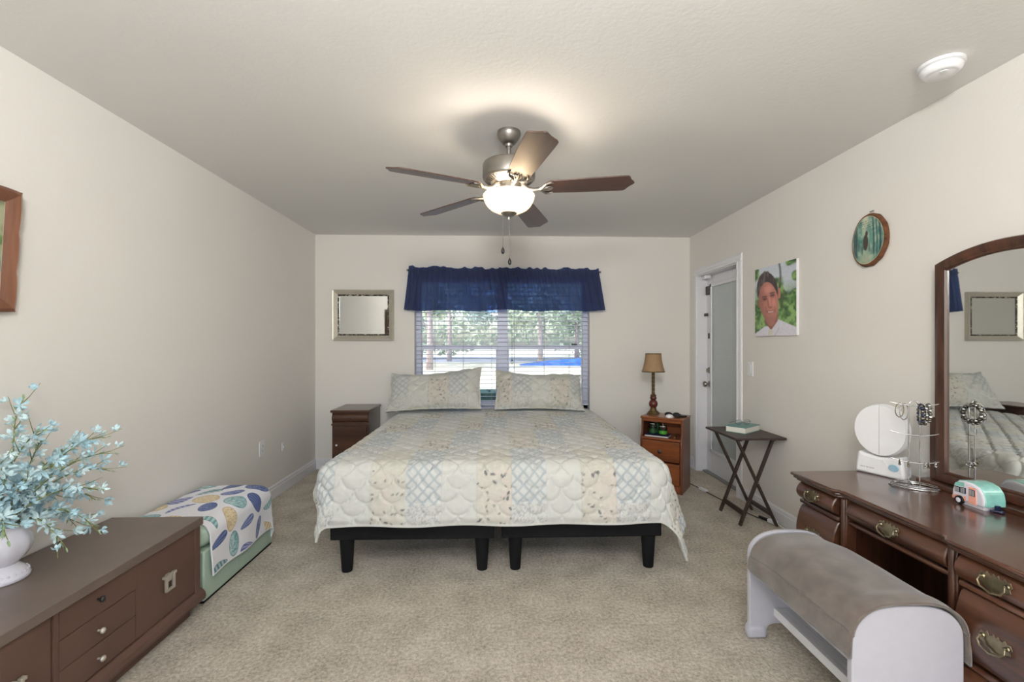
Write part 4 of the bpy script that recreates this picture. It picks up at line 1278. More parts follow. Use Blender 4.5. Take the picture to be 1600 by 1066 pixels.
def pull(y, z, parent):
    p = MB()
    x = -1.442
    w, h, d = .022, .034, .011
    p.bar((x, y - w, z + h), (x, y - w, z - h), d, d, (1, 0, 0)).bar((x, y + w, z + h), (x, y + w, z - h), d, d, (1, 0, 0))
    p.bar((x, y - w - .005, z - h), (x, y + w + .005, z - h), d, d, (1, 0, 0))
    p.bar((x, y - w - .018, z + h - .006), (x, y - w + .006, z + h - .006), d, .014, (1, 0, 0)).bar((x, y + w - .006, z + h - .006), (x, y + w + .012, z + h - .006), d, .014, (1, 0, 0))
    p.box(-1.458, x, y - .012, y + .012, z + h - .034, z + h - .002)
    build('handle', p, 'silverhw', parent, bevel=0.0015)
for y0, y1, py in ((.60, 1.534, 1.405), (1.882, 2.236, 2.055)):
    d = build('door', MB().box(fxp, -1.456, y0, y1, .110, .412), 'cabinet', t, bevel=0.002)
    pull(py, .258, d)
for k, (z0, z1) in enumerate(((.110, .209), (.2115, .312), (.3145, .412))):
    d = build('drawer', MB().box(fxp, -1.456, 1.560, 1.8805, z0, z1), 'cabinet', t, bevel=0.002)
    kb = MB().lathe([(.004, 0), (.004, .010), (.010, .014), (.011, .020), (.007, .025), (.001, .026)], (0, 0, 0), 16)
    kb.xf(Matrix.Translation((-1.456, 1.708, (z0 + z1) / 2 - .004 + (.014 if k == 2 else 0))) @ Matrix.Rotation(PI / 2, 4, 'Y'))
    build('knob', kb, 'silverhw' if k < 2 else 'darkmetal', d, smooth=50)

# vase with artificial flowers
VX, VY = -1.776, 1.684
t = thing('flower_vase', 'white glazed footed vase on the low brown cabinet', 'vase', (VX, VY, cz))
kid('foot', MB().lathe([(.074, 0), (.078, .004), (.079, .014), (.074, .024), (.066, .034), (.056, .044), (.048, .050), (.044, .056)], (0, 0, 0), 48), 'ceramic', t, 0, 50)
vp = [(.044, .056), (.050, .062), (.066, .078), (.080, .102), (.085, .128), (.080, .152), (.068, .170), (.061, .180), (.062, .188), (.070, .196), (.073, .199)]
vi = [(r - .005, z + .002) for r, z in vp if z > .06][::-1]
vb = MB().lathe(vp + vi + [(.002, .066)], (0, 0, 0), 72, cap=False)
def flute(v):
    a = math.atan2(v[1], v[0]); r = math.hypot(v[0], v[1]); z = v[2]
    k = 1 + .022 * math.sin(a * 10) * max(0, 1 - abs(z - .125) / .07) + (.05 * math.sin(a * 6) if z > .192 else 0)
    return (v[0] * k, v[1] * k, z + (.005 * math.sin(a * 6) if z > .19 else 0))
vb.v = [flute(v) for v in vb.v]
kid('bowl', vb, 'ceramic', t, 0, 70)
bd = MB()
for k in range(26):
    a = 2 * PI * k / 26
    bd.ball((.071 * math.cos(a), .071 * math.sin(a), .026), .005, 8)
kid('beaded_rim', bd, 'ceramic', t, 0, 180)

def petal_mesh(n, ln, wd, cup, seed):
    m = MB(); r = random.Random(seed)
    for k in range(n):
        a = 2 * PI * k / n + r.random() * .5
        c = cup * (.7 + .6 * r.random())
        dl, dw = Vector((math.cos(a), math.sin(a), 0)), Vector((-math.sin(a), math.cos(a), 0))
        L = ln * (.8 + .4 * r.random())
        p = lambda u, w: dl * (L * u * math.cos(c * u)) + dw * (wd * w) + Vector((0, 0, L * u * math.sin(c * u)))
        v = [p(.05, -.15), p(.05, .15), p(.55, -1), p(.55, 1), p(.8, -.7), p(.8, .7), p(1.0, 0), p(.55, 0) - Vector((0, 0, L * .06))]
        m.add(v, [(0, 1, 7), (0, 7, 2), (1, 3, 7), (2, 7, 4), (7, 3, 5), (4, 7, 6), (7, 5, 6)])
    m.lathe([(.0015, -.010), (.003, -.002), (.001, .006)], (0, 0, 0), 6)
    return m
proto_bl = []
for i in range(6):
    me_o = build('blossom', petal_mesh(6, .028 + .004 * (i % 3), .0064, .75 - .1 * (i % 3), i), 'petal' if i % 2 else 'petal2', None, 0, None)
    proto_bl.append(me_o.data)
    bpy.data.objects.remove(me_o)
leaf_o = build('leaf', MB().add([(0, 0, 0), (.004, .004, .010), (0, 0, .026), (-.004, .004, .010)], [(0, 1, 2, 3)]).add([(0, 0, .004), (.006, -.003, .016), (.004, -.006, .026), (0, -.004, .014)], [(0, 1, 2, 3)]), 'leafy', None)
leaf_me = leaf_o.data; bpy.data.objects.remove(leaf_o)
mouth = Vector((VX, VY, cz + .185))
# (azimuth deg, reach, rise, blossoms, droop)
sprays = [
    (62, .34, .36, 11, .02), (48, .40, .40, 10, .03), (35, .42, .30, 11, .05), (25, .44, .34, 10, .03),
    (12, .40, .22, 12, .04), (50, .36, .20, 12, .07), (28, .38, .12, 12, .08), (8, .30, .10, 11, .08),
    (70, .30, .10, 10, .08), (-5, .28, .30, 11, .02), (-20, .26, .44, 11, .01), (85, .10, .52, 10, .0),
    (-50, .24, .36, 11, .02), (-75, .30, .28, 10, .03), (-35, .30, .16, 11, .06), (40, .22, .30, 11, .03),
    (-100, .30, .40, 9, .03), (60, .18, .20, 10, .05), (10, .16, .36, 10, .0),
]
spray_where = ['reaching furthest up and right toward the corner', 'topmost right stem of the bouquet', 'second stem on the right', 'arching right in front of the wall',
               'pointing into the room', 'low right stem with many blossoms', 'lowest drooping stem on the right', 'short stem over the vase lip', 'stem close along the left wall',
               'upright stem leaning to the room', 'tall upright stem', 'tallest thin stem straight up', 'left-leaning stem', 'stem at the left picture edge',
               'low stem spilling over vase front', 'middle right stem', 'leftmost stem', 'short central stem', 'upright central stem']
for si, (az, reach, rise, nb, droop) in enumerate(sprays):
    a = math.radians(az); reach *= .66; rise *= .86
    d = Vector((math.cos(a), math.sin(a), 0))
    if VX + d.x * reach < XL + .03:
        reach = (XL + .03 - VX) / d.x
    t = thing('flower_spray', 'pale blue flower spray in the white vase, ' + spray_where[si], 'flower', tuple(mouth), group='pale blue flower sprays in the vase')
    base = Vector((VX, VY, cz + .075)) + d * .015
    def pos(u):
        # u 0..1 from the vase mouth outwards
        w = u ** 1.15
        return mouth + d * (.02 + reach * w) + Vector((0, 0, rise * (1 - (1 - u) ** 1.5) - droop * 2 * u ** 2.5)) + Vector((-d.y, d.x, 0)) * (.02 * math.sin(u * 4 + si))
    pts = [base] + [pos(u) for u in np.linspace(0, 1, 14)]
    st = MB().tube(pts, [.0032 - .002 * k / 14 for k in range(15)], 6)
    twigs = []
    for k in range(3):
        u = .62 + .12 * k
        p0 = pos(u); tg = (pos(min(1, u + .05)) - pos(u - .05)).normalized()
        sd_ = Vector((-d.y, d.x, 0)) * (1 if k % 2 else -1)
        p1 = p0 + (tg * .7 + sd_ * .5 + Vector((0, 0, .15))).normalized() * (.07 + .02 * k)
        twigs.append((p0, p1)); st.tube([p0, (p0 + p1) / 2 + Vector((0, 0, -.004)), p1], [.0016, .0013, .0008], 5)
    build('stem', st, 'stem', t, smooth=180)
    rr = random.Random(si)
    spots = [(pos(.12 + .78 * (k + .5) / nb + rr.uniform(-.02, .02)), .12 + .78 * (k + .5) / nb) for k in range(nb)]
    spots += [(p1 * .75 + p0 * .25, .85) for p0, p1 in twigs]
    for k, (p, u) in enumerate(spots):
        tg = (pos(min(1, u + .04)) - pos(max(0, u - .04))).normalized()
        out = Vector((rr.uniform(-1, 1), rr.uniform(-1, 1), rr.uniform(-.6, 1)))
        nrm = (tg * .5 + out.normalized()).normalized()
        o = bpy.data.objects.new('blossom', proto_bl[rr.randrange(6)])
        COL.objects.link(o); o.parent = t
        q = nrm.to_track_quat('Z', 'Y')
        sc_ = (1.25 - .45 * u) * rr.uniform(.85, 1.15)
        o.matrix_local = Matrix.Translation(p + nrm * .010 - mouth) @ q.to_matrix().to_4x4() @ Matrix.Scale(sc_, 4)
    for k in range(16):
        u = .06 + .94 * k / 15
        p = pos(min(u, 1.0)); tg = (pos(min(1, u + .04)) - pos(max(0, u - .04))).normalized()
        nrm = (tg + Vector((rr.uniform(-1, 1), rr.uniform(-1, 1), rr.uniform(-.5, .8))) * .7).normalized()
        o = bpy.data.objects.new('leaf', leaf_me)
        COL.objects.link(o); o.parent = t
        o.matrix_local = Matrix.Translation(p - mouth) @ nrm.to_track_quat('Z', 'Y').to_matrix().to_4x4() @ Matrix.Scale(rr.uniform(.6, 1.1), 4)

# ================================================================== MINT OTTOMAN AND SHELL TOWEL
ox0, ox1, oy0, oy1, oz = -1.872, -1.466, 2.325, 3.020, .385
t = thing('ottoman', 'mint green vinyl storage ottoman between cabinet and left corner', 'ottoman', ((ox0 + ox1) / 2, (oy0 + oy1) / 2, 0))
build('box', MB().box(ox0, ox1, oy0, oy1, .012, .262), 'mint', t, bevel=0.008, smooth=40)
build('base_strip', MB().box(ox0 + .008, ox1 - .006, oy0 + .006, oy1 - .006, 0, .013), 'black', t)
build('lid', MB().box(ox0, ox1 + .002, oy0, oy1, .264, oz), 'mint', t, bevel=0.058, smooth=40, seg=6)
SHC = [((58, 72, 138), (150, 164, 204)), ((70, 118, 132), (170, 200, 204)), ((196, 172, 128), (236, 222, 190)), ((44, 60, 120), (110, 130, 182)), ((96, 150, 160), (190, 216, 216)), ((84, 92, 160), (176, 182, 216))]
def shells(x, y):
    C = np.ones(x.shape + (3,)) * linv((236, 236, 242))
    r = random.Random(5)
    cw = .15
    k = 0
    for i in range(-2, 7):
        for j in range(-1, 7):
            cx_ = (i + .5 * (j % 2)) * cw + r.uniform(-.012, .012); cy_ = j * cw * .86 + r.uniform(-.012, .012)
            ang = r.uniform(0, 6.28); ln = r.uniform(.064, .078); asp = r.choice([.55, .62, .8, .4, .9]); typ = r.randrange(4)
            dk, lt = SHC[r.randrange(6)]
            p = (x - cx_) * math.cos(ang) + (y - cy_) * math.sin(ang)
            q = -(x - cx_) * math.sin(ang) + (y - cy_) * math.cos(ang)
            if typ == 0:       # fan: wider to one end, ribs from the hinge
                w = asp * (.55 + .55 * (p / ln + 1) / 2)
                rad = (p / ln) ** 2 + (q / (ln * w)) ** 2
                ribs = np.sin(np.arctan2(q, p + ln * 1.05) * 34)
            elif typ == 1:     # spiral: bands across
                w = asp * .75 * (1 - .55 * (p / ln))
                rad = (p / ln) ** 2 + (q / (ln * np.maximum(w, .08))) ** 2
                ribs = np.sin(p / ln * 16 + q / ln * 4)
            elif typ == 2:     # crescent
                qq = q + .35 * ln * (p / ln) ** 2
                rad = (p / ln) ** 2 + (qq / (ln * asp * .6)) ** 2
                ribs = np.sin(p / ln * 20)
            else:              # oval with mottling
                rad = (p / ln) ** 2 + (q / (ln * asp)) ** 2
                ribs = 2 * vnoise(x * 130, y * 130, k) - 1
            m = sstep(1.06, .94, rad)
            col = linv(lt) * .55 + linv(dk) * .45
            C = mixc(C, m, col)
            C = mixc(C, m * sstep(.1, .6, ribs) * .9, linv(lt))
            C = mixc(C, m * sstep(-.2, -.7, ribs) * .9, linv(dk))
            C = mixc(C, m * sstep(.72, .98, rad) * .7, linv(tuple(max(0, c_ - 26) for c_ in dk)))
            C = mixc(C, m * sstep(.2, -.6, q / (ln * asp)) * .25, linv(dk))
            k += 1
    return C
Sg, Tg = np.meshgrid(np.linspace(-1.868, ox1 + .245, 300), np.linspace(2.36, oy1 + .17, 360), indexing='ij')
Pt, Nt, ex, dx, dy = drape(Sg, Tg, (-3.0, ox1 + .006, 1.0, oy1 + .006), .072, oz + .008, .04)
Pt += Nt * (.010 * np.sin((Sg + 1.9) / .42 * PI).clip(0, 1) * sstep(2.3, 2.6, Tg) * sstep(3.1, 2.8, Tg))[..., None]
Pt += Nt * (.004 * (vnoise(Sg * 14, Tg * 14, 3)))[..., None]
w_ = .008 * np.sin(Tg * 17) * np.clip(ex / .2, 0, 1)
Pt[..., 0] += dx * (w_ + .004); Pt[..., 1] += dy * (w_ + .004)
Ct = shells(Sg + 1.9, Tg - 2.3)
e = np.minimum(np.minimum(Tg - 2.36, oy1 + .17 - Tg), ox1 + .245 - Sg)
Ct = mixc(Ct, sstep(.009, .006, e), linv((240, 240, 246)))
tw = grid_obj('shell_towel', Pt, Ct, 'towelmat', None, 0.006)
tag(tw, 'white towel printed with blue seashells draped over mint ottoman', 'towel')

# ================================================================== DRESSER (vanity) right wall
DZ = .66
t = thing('dresser', 'dark cherry kneehole dresser with brass pulls, right wall', 'dresser', (1.77, 1.70, 0))
def top_outline(inset):
    i = inset
    return [(2.040, 2.257 - i), (1.480 + i, 2.257 - i), (1.478 + i, 2.10), (1.480 + i, 1.985), (1.486 + i, 1.968), (1.502 + i, 1.955), (1.508 + i, 1.930), (1.506 + i, 1.715),
            (1.508 + i, 1.505), (1.502 + i, 1.482), (1.486 + i, 1.466), (1.480 + i, 1.448), (1.478 + i, 1.30), (1.480 + i, 1.165 + i), (2.040, 1.165 + i)]
build('top', MB().prism(top_outline(0), 'Z', DZ - .016, DZ), 'cherrytop', t, bevel=0.006, smooth=40)
build('top_moulding', MB().prism(top_outline(.010), 'Z', DZ - .028, DZ - .016).prism(top_outline(.020), 'Z', DZ - .038, DZ - .028), 'cherry', t, bevel=0.004)
cas = MB().box(1.535, 2.032, 1.968, 2.238, .0, DZ - .038).box(1.535, 2.032, 1.182, 1.462, .0, DZ - .038)
build('pedestal', MB().box(1.535, 2.032, 1.968, 2.238, .0, DZ - .038), 'cherryz', t, bevel=0.003)
build('pedestal', MB().box(1.535, 2.032, 1.182, 1.462, .0, DZ - .038), 'cherryz', t, bevel=0.003)
build('kneehole_back', MB().box(1.90, 1.92, 1.462, 1.968, .06, DZ - .14), 'cherryz', t)
build('apron_box', MB().box(1.555, 1.92, 1.462, 1.968, DZ - .14, DZ - .04), 'cherry', t)
for y0, y1 in ((1.938, 1.972), (1.458, 1.492)):
    pl = MB().box(1.522, 1.57, y0, y1, 0, DZ - .036)
    pl.tube([(1.524, (y0 + y1) / 2, .0), (1.524, (y0 + y1) / 2, DZ - .04)], .011, 10)
    build('pilaster', pl, 'cherryz', t, bevel=0.004, smooth=50)
def bombe(x, z0, z1, depth):
    h = z1 - z0
    out = []
    for k in range(15):
        u = k / 14
        bul = math.sin(PI * u ** .85) ** .65
        out.append((x - depth * bul - .006, z0 + h * u))
    return [(x + .02, z0)] + out + [(x + .02, z1)]
def handle(x, y, z, parent, tilt):
    pm = MB()
    half = [(0, .022), (.007, .030), (.010, .022), (.018, .020), (.024, .030), (.030, .022), (.040, .024), (.046, .012), (.040, .004), (.044, -.006), (.034, -.008), (.026, -.018), (.014, -.020), (.006, -.027), (0, -.024)]
    poly = half + [(-a, b_) for a, b_ in half[::-1][1:-1]]
    pm.prism(poly, 'X', -.0025, 0)
    for s in (-1, 1):
        pm.lathe([(.006, 0), (.008, .002), (.005, .006), (.005, .012), (.002, .014)], (0, 0, 0), 10)
        n_ = 10 * 5
        st = len(pm.v) - n_
        pm.xf(Matrix.Translation((-.002, s * .034, .010)) @ Matrix.Rotation(-PI / 2, 4, 'Y'), st)
    bail = [(-.012, -.034, .010), (-.016, -.038, -.004), (-.017, -.028, -.018), (-.017, -.014, -.022), (-.017, 0, -.026), (-.017, .014, -.022), (-.017, .028, -.018), (-.016, .038, -.004), (-.012, .034, .010)]
    pm.tube(bail, [.003, .003, .004, .0035, .0045, .0035, .004, .003, .003], 8)
    pm.xf(Matrix.Translation((x, y, z)) @ Matrix.Rotation(tilt, 4, 'Y'))
    build('handle', pm, 'brass', parent, bevel=0.0008, smooth=40)
zr = [(.535, .620), (.283, .508), (.050, .258)]
for y0, y1 in ((1.985, 2.232), (1.188, 1.446)):
    for k, (z0, z1) in enumerate(zr):
        d = build('drawer', MB().prism(bombe(1.535, z0, z1, .036), 'Y', y0, y1), 'cherry', t, bevel=0.006, smooth=40)
        handle(1.493, (y0 + y1) / 2 - (.0 if k == 0 else 0), (z0 + z1) / 2 + .004, d, math.radians(6))
    for z in (.521, .270):
        build('drawer_rail', MB().box(1.515, 1.54, y0 - .008, y1 + .004, z - .010, z + .010), 'cherry', t, bevel=0.006, smooth=40)
    build('base_rail', MB().box(1.510, 2.03, y0 - .008, y1 + .006, 0, .045), 'cherry', t, bevel=0.006)
d = build('drawer', MB().prism(bombe(1.552, .535, .620, .030), 'Y', 1.496, 1.934), 'cherry', t, bevel=0.006, smooth=40)
handle(1.515, 1.715, .582, d, math.radians(6))
build('drawer_rail', MB().box(1.532, 1.56, 1.490, 1.940, .512, .530), 'cherry', t, bevel=0.007, smooth=40)

# dresser mirror
t = thing('dresser_mirror', 'tall arched mirror in dark cherry frame standing on the dresser', 'mirror', (2.01, 1.73, DZ))
my0, my1, mzb, mzs, mza = 1.446, 2.014, .682, 1.665, 1.723
def arch(off):
    y0, y1, zb = my0 + off, my1 - off, mzb + off
    c = (my0 + my1) / 2; hw_ = (my1 - my0) / 2
    R_ = (hw_ ** 2 + (mza - mzs) ** 2) / (2 * (mza - mzs)); zc_ = mza - R_
    pts = [(y1, zb)]
    R2 = R_ - off
    for k in range(25):
        y = y1 + (y0 - y1) * k / 24
        pts.append((y, zc_ + math.sqrt(R2 ** 2 - (y - c) ** 2)))
    pts.append((y0, zb))
    return pts
def arch_ring(prof):
    rings_ = [[(x, y, z) for y, z in arch(o)] for o, x in prof]
    n_ = len(rings_[0]); v = sum(rings_, []); f = []
    m_ = len(rings_)
    for i in range(m_):
        j = (i + 1) % m_
        for k in range(n_):
            f.append((i * n_ + k, i * n_ + (k + 1) % n_, j * n_ + (k + 1) % n_, j * n_ + k))
    return MB().add(v, f)
build('frame', arch_ring([(0, 2.034), (0, 2.000), (.004, 1.992), (.014, 1.988), (.030, 1.990), (.040, 1.996), (.046, 1.994), (.052, 2.002), (.052, 2.034)]), 'cherryz', t, smooth=35)
ao = arch(.048)
build('mirror_glass', MB().prism(ao, 'X', 2.006, 2.012), 'mirror', t)
build('backing', MB().prism(arch(.02), 'X', 2.013, 2.030), 'cherryz', t)
build('stand_plank', MB().box(1.950, 2.034, 1.395, 2.062, DZ, DZ + .022), 'cherry', t, bevel=0.005)
for s in (0, 1):
    y0, y1 = ((2.012, 2.046), (1.414, 1.448))[s]
    pr = [(y0, DZ + .022), (y0, .945), (y0 + .006, .960), ((y0 + y1) / 2, .968), (y1 - .006, .960), (y1, .945), (y1, DZ + .022)]
    build('support_post', MB().prism(pr, 'X', 2.002, 2.030), 'cherryz', t, bevel=0.004)

# white make-up mirror
MX, MY, MR = 1.885, 2.172, math.radians(-66)
t = thing('makeup_mirror', 'white round make-up mirror with closed doors on the dresser', 'make-up mirror', (MX, MY, DZ), MR)
bp_ = [(-.105, 0), (.105, 0), (.104, .03), (.098, .075), (.090, .11), (.070, .10), (0, .09), (-.070, .10), (-.090, .11), (-.098, .075), (-.104, .03)]
kid('base', MB().prism(bp_, 'Y', -.030, .045), 'whiteplastic', t, .012, 50)
kid('casing', MB().lathe([(.118, -.02), (.127, -.014), (.128, .006), (.12, .02)], (0, 0, 0), 60, sx=.88).xf(Matrix.Translation((0, .004, .222)) @ Matrix.Rotation(PI / 2, 4, 'X')), 'whiteplastic', t, 0, 40)
for s in (-1, 1):
    pr = [(s * .0008, -.122)] + [(s * (.0008 + .107 * math.cos(a)), .122 * math.sin(a)) for a in np.linspace(-PI / 2 + .01, PI / 2 - .01, 26)] + [(s * .0008, .122)]
    kid('door', MB().prism([(x, z + .222) for x, z in pr], 'Y', -.026, -.017), 'whiteplastic', t, .002, 40)
kid('switch_panel', MB().tube([(.018 + .012 * k, -.0315, .082 - .062 * (k / 6) ** .6) for k in range(7)], .0022, 6), 'trim', t, 0, 60)
kid('button', MB().lathe([(.018, 0), (.019, .003), (.016, .006), (.001, .006)], (0, 0, 0), 28, sx=1.15, sy=.9).xf(Matrix.Translation((.062, -.029, .052)) @ Matrix.Rotation(PI / 2, 4, 'X')), 'bluegrey', t, 0, 40)
lt = MB()
xx = -.078
for wd_ in (.004, .004, .003, .004, .002, .004, .004, .002, .004, .003, .004, .004):
    lt.box(xx, xx + wd_ - .0008, -.0306, -.0298, .030, .0345); xx += .005
kid('lettering', lt, 'grey', t, 0)

# jewelry stand
JX, JY = 1.872, 1.985
t = thing('jewelry_stand', 'chrome wire jewellery stand on the dresser by the arched mirror', 'jewelry stand', (JX, JY, DZ))
ov = [(JX + .085 * math.cos(a) * .8 + .03 * math.sin(a), JY - .085 * math.cos(a) * .62 + .05 * math.sin(a), DZ + .004) for a in np.linspace(0, 2 * PI, 48, endpoint=False)]
bs = MB().tube(ov, .0032, 8, closed=True)
ov2 = [(JX + (p[0] - JX) * .93, JY + (p[1] - JY) * .93, DZ + .012) for p in ov]
bs.tube(ov2, .002, 8, closed=True)
bs.tube([ov[0], (JX, JY, DZ + .006), ov[24]], .0025, 6).tube([ov[12], (JX, JY, DZ + .006), ov[36]], .0025, 6)
build('base', bs, 'chrome', t, smooth=60)
r1, r2 = Vector((JX - .020, JY + .006, 0)), Vector((JX + .020, JY - .006, 0))
for r_, top in ((r1, 1.035), (r2, .985)):
    build('post', MB().tube([(r_.x, r_.y, DZ + .006), (r_.x, r_.y, top)], .0028, 8), 'chrome', t, smooth=60)
build('hook', MB().tube([(r1.x, r1.y, 1.035), (r1.x + .008, r1.y - .006, 1.048), (r1.x + .024, r1.y - .012, 1.046), (r2.x, r2.y, 1.02), (r2.x, r2.y, .985)], .0028, 8), 'chrome', t, smooth=60)
def arm(z, bow):
    pts = []
    for k in range(13):
        u = -1 + k / 6
        pts.append((JX + .070 * u, JY - .045 * u - bow * (1 - u * u), z + .012 * u * u - .004))
    return pts
arms = [arm(1.030, .012), arm(.898, .012), arm(.775, .012)]
for a in arms:
    build('arm', MB().tube(a, .0026, 8), 'chrome', t, smooth=60)
def bracelet(k, u, r, bead, mats, label, n=16, pitch=0.0):
    a = arms[k]; i = int(round((u + 1) * 6)); p = Vector(a[i])
    axis = Vector((.070, -.045, 0)).normalized()
    side = Vector((-axis.y, axis.x, 0))
    side = (side + axis * pitch).normalized()
    c = p - Vector((0, 0, r - .004))
    b_ = thing('bracelet', label, 'bracelet', tuple(c), group='bracelets on the jewellery stand')
    for mi, mt in enumerate(mats):
        m_ = MB()
        for q_ in range(n):
            if q_ % len(mats) == mi:
                an = 2 * PI * q_ / n
                m_.ball(c + side * (r * .85 * math.cos(an)) + Vector((0, 0, r * math.sin(an))), bead * (1 + .15 * math.sin(q_ * 2.3)), 8)
        if mi == 0:
            m_.tube([c + side * (r * .85 * math.cos(an)) + Vector((0, 0, r * math.sin(an))) for an in np.linspace(0, 2 * PI, 24, endpoint=False)], .0018, 6, closed=True)
        build('beads' if len(mats) > 1 else 'links', m_, mt, b_, smooth=180)
bracelet(0, .16, .040, .0085, ['navy', 'pewter'], 'chunky dark beaded bracelet hanging by the stand centre')
bracelet(0, .5, .036, .0080, ['pewter', 'chrome'], 'silver link bracelet hanging at the stand right end')
bracelet(0, .33, .042, .0065, ['chrome', 'pewter'], 'thin silver chain bracelet between the two chunky ones')
bracelet(0, -.5, .036, .0028, ['chrome'], 'slim silver hoop bangle at the stand left end', 24, .8)
bracelet(0, -.66, .032, .0024, ['brass'], 'slim gold hoop bangle at the stand left tip', 24, .9)
def ring(u, mt, label):
    a = arms[2]; i = int(round((u + 1) * 6)); p = Vector(a[i])
    axis = Vector((.070, -.045, 0)).normalized(); side = Vector((-axis.y, axis.x, 0))
    c = p - Vector((0, 0, .006))
    m_ = MB().tube([c + side * (.0095 * math.cos(an)) + Vector((0, 0, .0095 * math.sin(an))) for an in np.linspace(0, 2 * PI, 16, endpoint=False)], .0022, 6, closed=True)
    m_.ball(c + Vector((0, 0, -.011)) - side * .003, .0055, 8)
    tag(build('finger_ring', m_, mt, None, smooth=180), label, 'ring', 'rings on the lowest arm of the jewellery stand')
ring(-.67, 'pewter', 'pewter ring at the left tip of lowest stand arm')
ring(-.33, 'brass', 'gold ring left of the posts on lowest stand arm')
ring(.33, 'chrome', 'silver ring right of the posts on lowest stand arm')
ring(.50, 'pewter', 'dark silver ring second from right on lowest stand arm')
ring(.83, 'chrome', 'silver ring at the right tip of lowest stand arm')

# toy trailer
TX0, TX1, TY0, TY1 = 1.862, 1.952, 1.684, 1.810
t = thing('toy_trailer', 'pink and aqua ceramic camper trailer figurine on the dresser', 'figurine', ((TX0 + TX1) / 2, (TY0 + TY1) / 2, DZ))
hz = DZ + .010
def tr_out(g=0.0):
    L = TY1 - TY0
    pts = [(0.0, .004), (-.003, .03), (.004, .058), (.018, .076), (.040, .085), (.070, .087), (.096, .082), (.114, .064), (.122, .040), (.123, .014), (.120, .004)]
    return [(TY0 + y + (g if y > .06 else -g), hz + z + (g if z > .03 else 0)) for y, z in pts]
build('body', MB().prism(tr_out(), 'X', TX0, TX1), 'ceramic', t, bevel=0.008, smooth=50, seg=3)
ro = [(TY0 + y, hz + z) for y, z in [(-.0045, .030), (.003, .060), (.017, .078), (.040, .0868), (.070, .0888), (.097, .0838), (.112, .068), (.100, .078), (.070, .0815), (.040, .079), (.022, .068), (.012, .050), (.008, .030)]]
build('roof', MB().prism(ro, 'X', TX0 + .006, TX1 - .006), 'aqua', t, bevel=0.002, smooth=50)
build('front_end', MB().prism([(TY0 - .0045, hz + .006), (TY0 - .005, hz + .03), (TY0 + .001, hz + .058), (TY0 + .008, hz + .058), (TY0 + .008, hz + .006)], 'X', TX0 + .005, TX1 - .005), 'aqua', t, bevel=0.003, smooth=50)
xs0, xs1 = TX0 - .0012, TX0 + .004
build('upper_band', MB().prism([(TY0 + .072, hz + .064), (TY0 + .112, hz + .058), (TY0 + .106, hz + .072), (TY0 + .092, hz + .078), (TY0 + .072, hz + .080)], 'X', xs0, xs1), 'aqua', t)
build('lower_band', MB().prism([(TY0 + .066, hz + .006), (TY0 + .119, hz + .006), (TY0 + .120, hz + .018), (TY0 + .095, hz + .026), (TY0 + .080, hz + .020), (TY0 + .066, hz + .028)], 'X', xs0, xs1), 'pale', t)
dq = build('door', MB().box(xs0 - .0006, xs1, TY0 + .026, TY0 + .056, hz + .004, hz + .070), 'pale', t, bevel=0.002)
def twin(y0, y1, z0, z1, parent):
    w_ = build('window', MB().box(xs0 - .0018, xs1, TY0 + y0, TY0 + y1, hz + z0, hz + z1), 'navy', parent, bevel=0.001)
    ym = (y0 + y1) / 2
    build('pane', MB().box(xs0 - .0024, xs1, TY0 + y0 + .002, TY0 + ym - .0008, hz + z0 + .002, hz + z1 - .002).box(xs0 - .0024, xs1, TY0 + ym + .0008, TY0 + y1 - .002, hz + z0 + .002, hz + z1 - .002), 'grey', w_)
twin(.030, .052, .036, .062, dq)
twin(.066, .086, .036, .060, t); twin(.088, .108, .036, .058, t)
wh = MB().lathe([(.0155, -.006), (.017, -.003), (.017, .003), (.0155, .006)], (0, 0, 0), 28).xf(Matrix.Translation((TX0 - .002, TY0 + .088, DZ + .017)) @ Matrix.Rotation(PI / 2, 4, 'Y'))
w_ = build('wheel', wh, 'blackplastic', t, smooth=40)
build('hubcap', MB().lathe([(.009, 0), (.0095, .001), (.004, .003), (.001, .003)], (0, 0, 0), 20).xf(Matrix.Translation((TX0 - .008, TY0 + .088, DZ + .017)) @ Matrix.Rotation(-PI / 2, 4, 'Y')), 'ceramic', w_, smooth=40)
build('skid', MB().box(TX0 + .01, TX1 - .01, TY0 + .008, TY0 + .112, DZ, hz + .006), 'ceramic', t, bevel=0.002)
build('hitch', MB().prism([(TX0 + .02, TY0 - .002), (TX1 - .02, TY0 - .002), ((TX0 + TX1) / 2 + .006, TY0 - .030), ((TX0 + TX1) / 2 - .006, TY0 - .030)], 'Z', DZ + .001, DZ + .010).box((TX0 + TX1) / 2 - .008, (TX0 + TX1) / 2 + .008, TY0 - .016, TY0 - .004, DZ + .008, DZ + .026), 'navy', t, bevel=0.003)

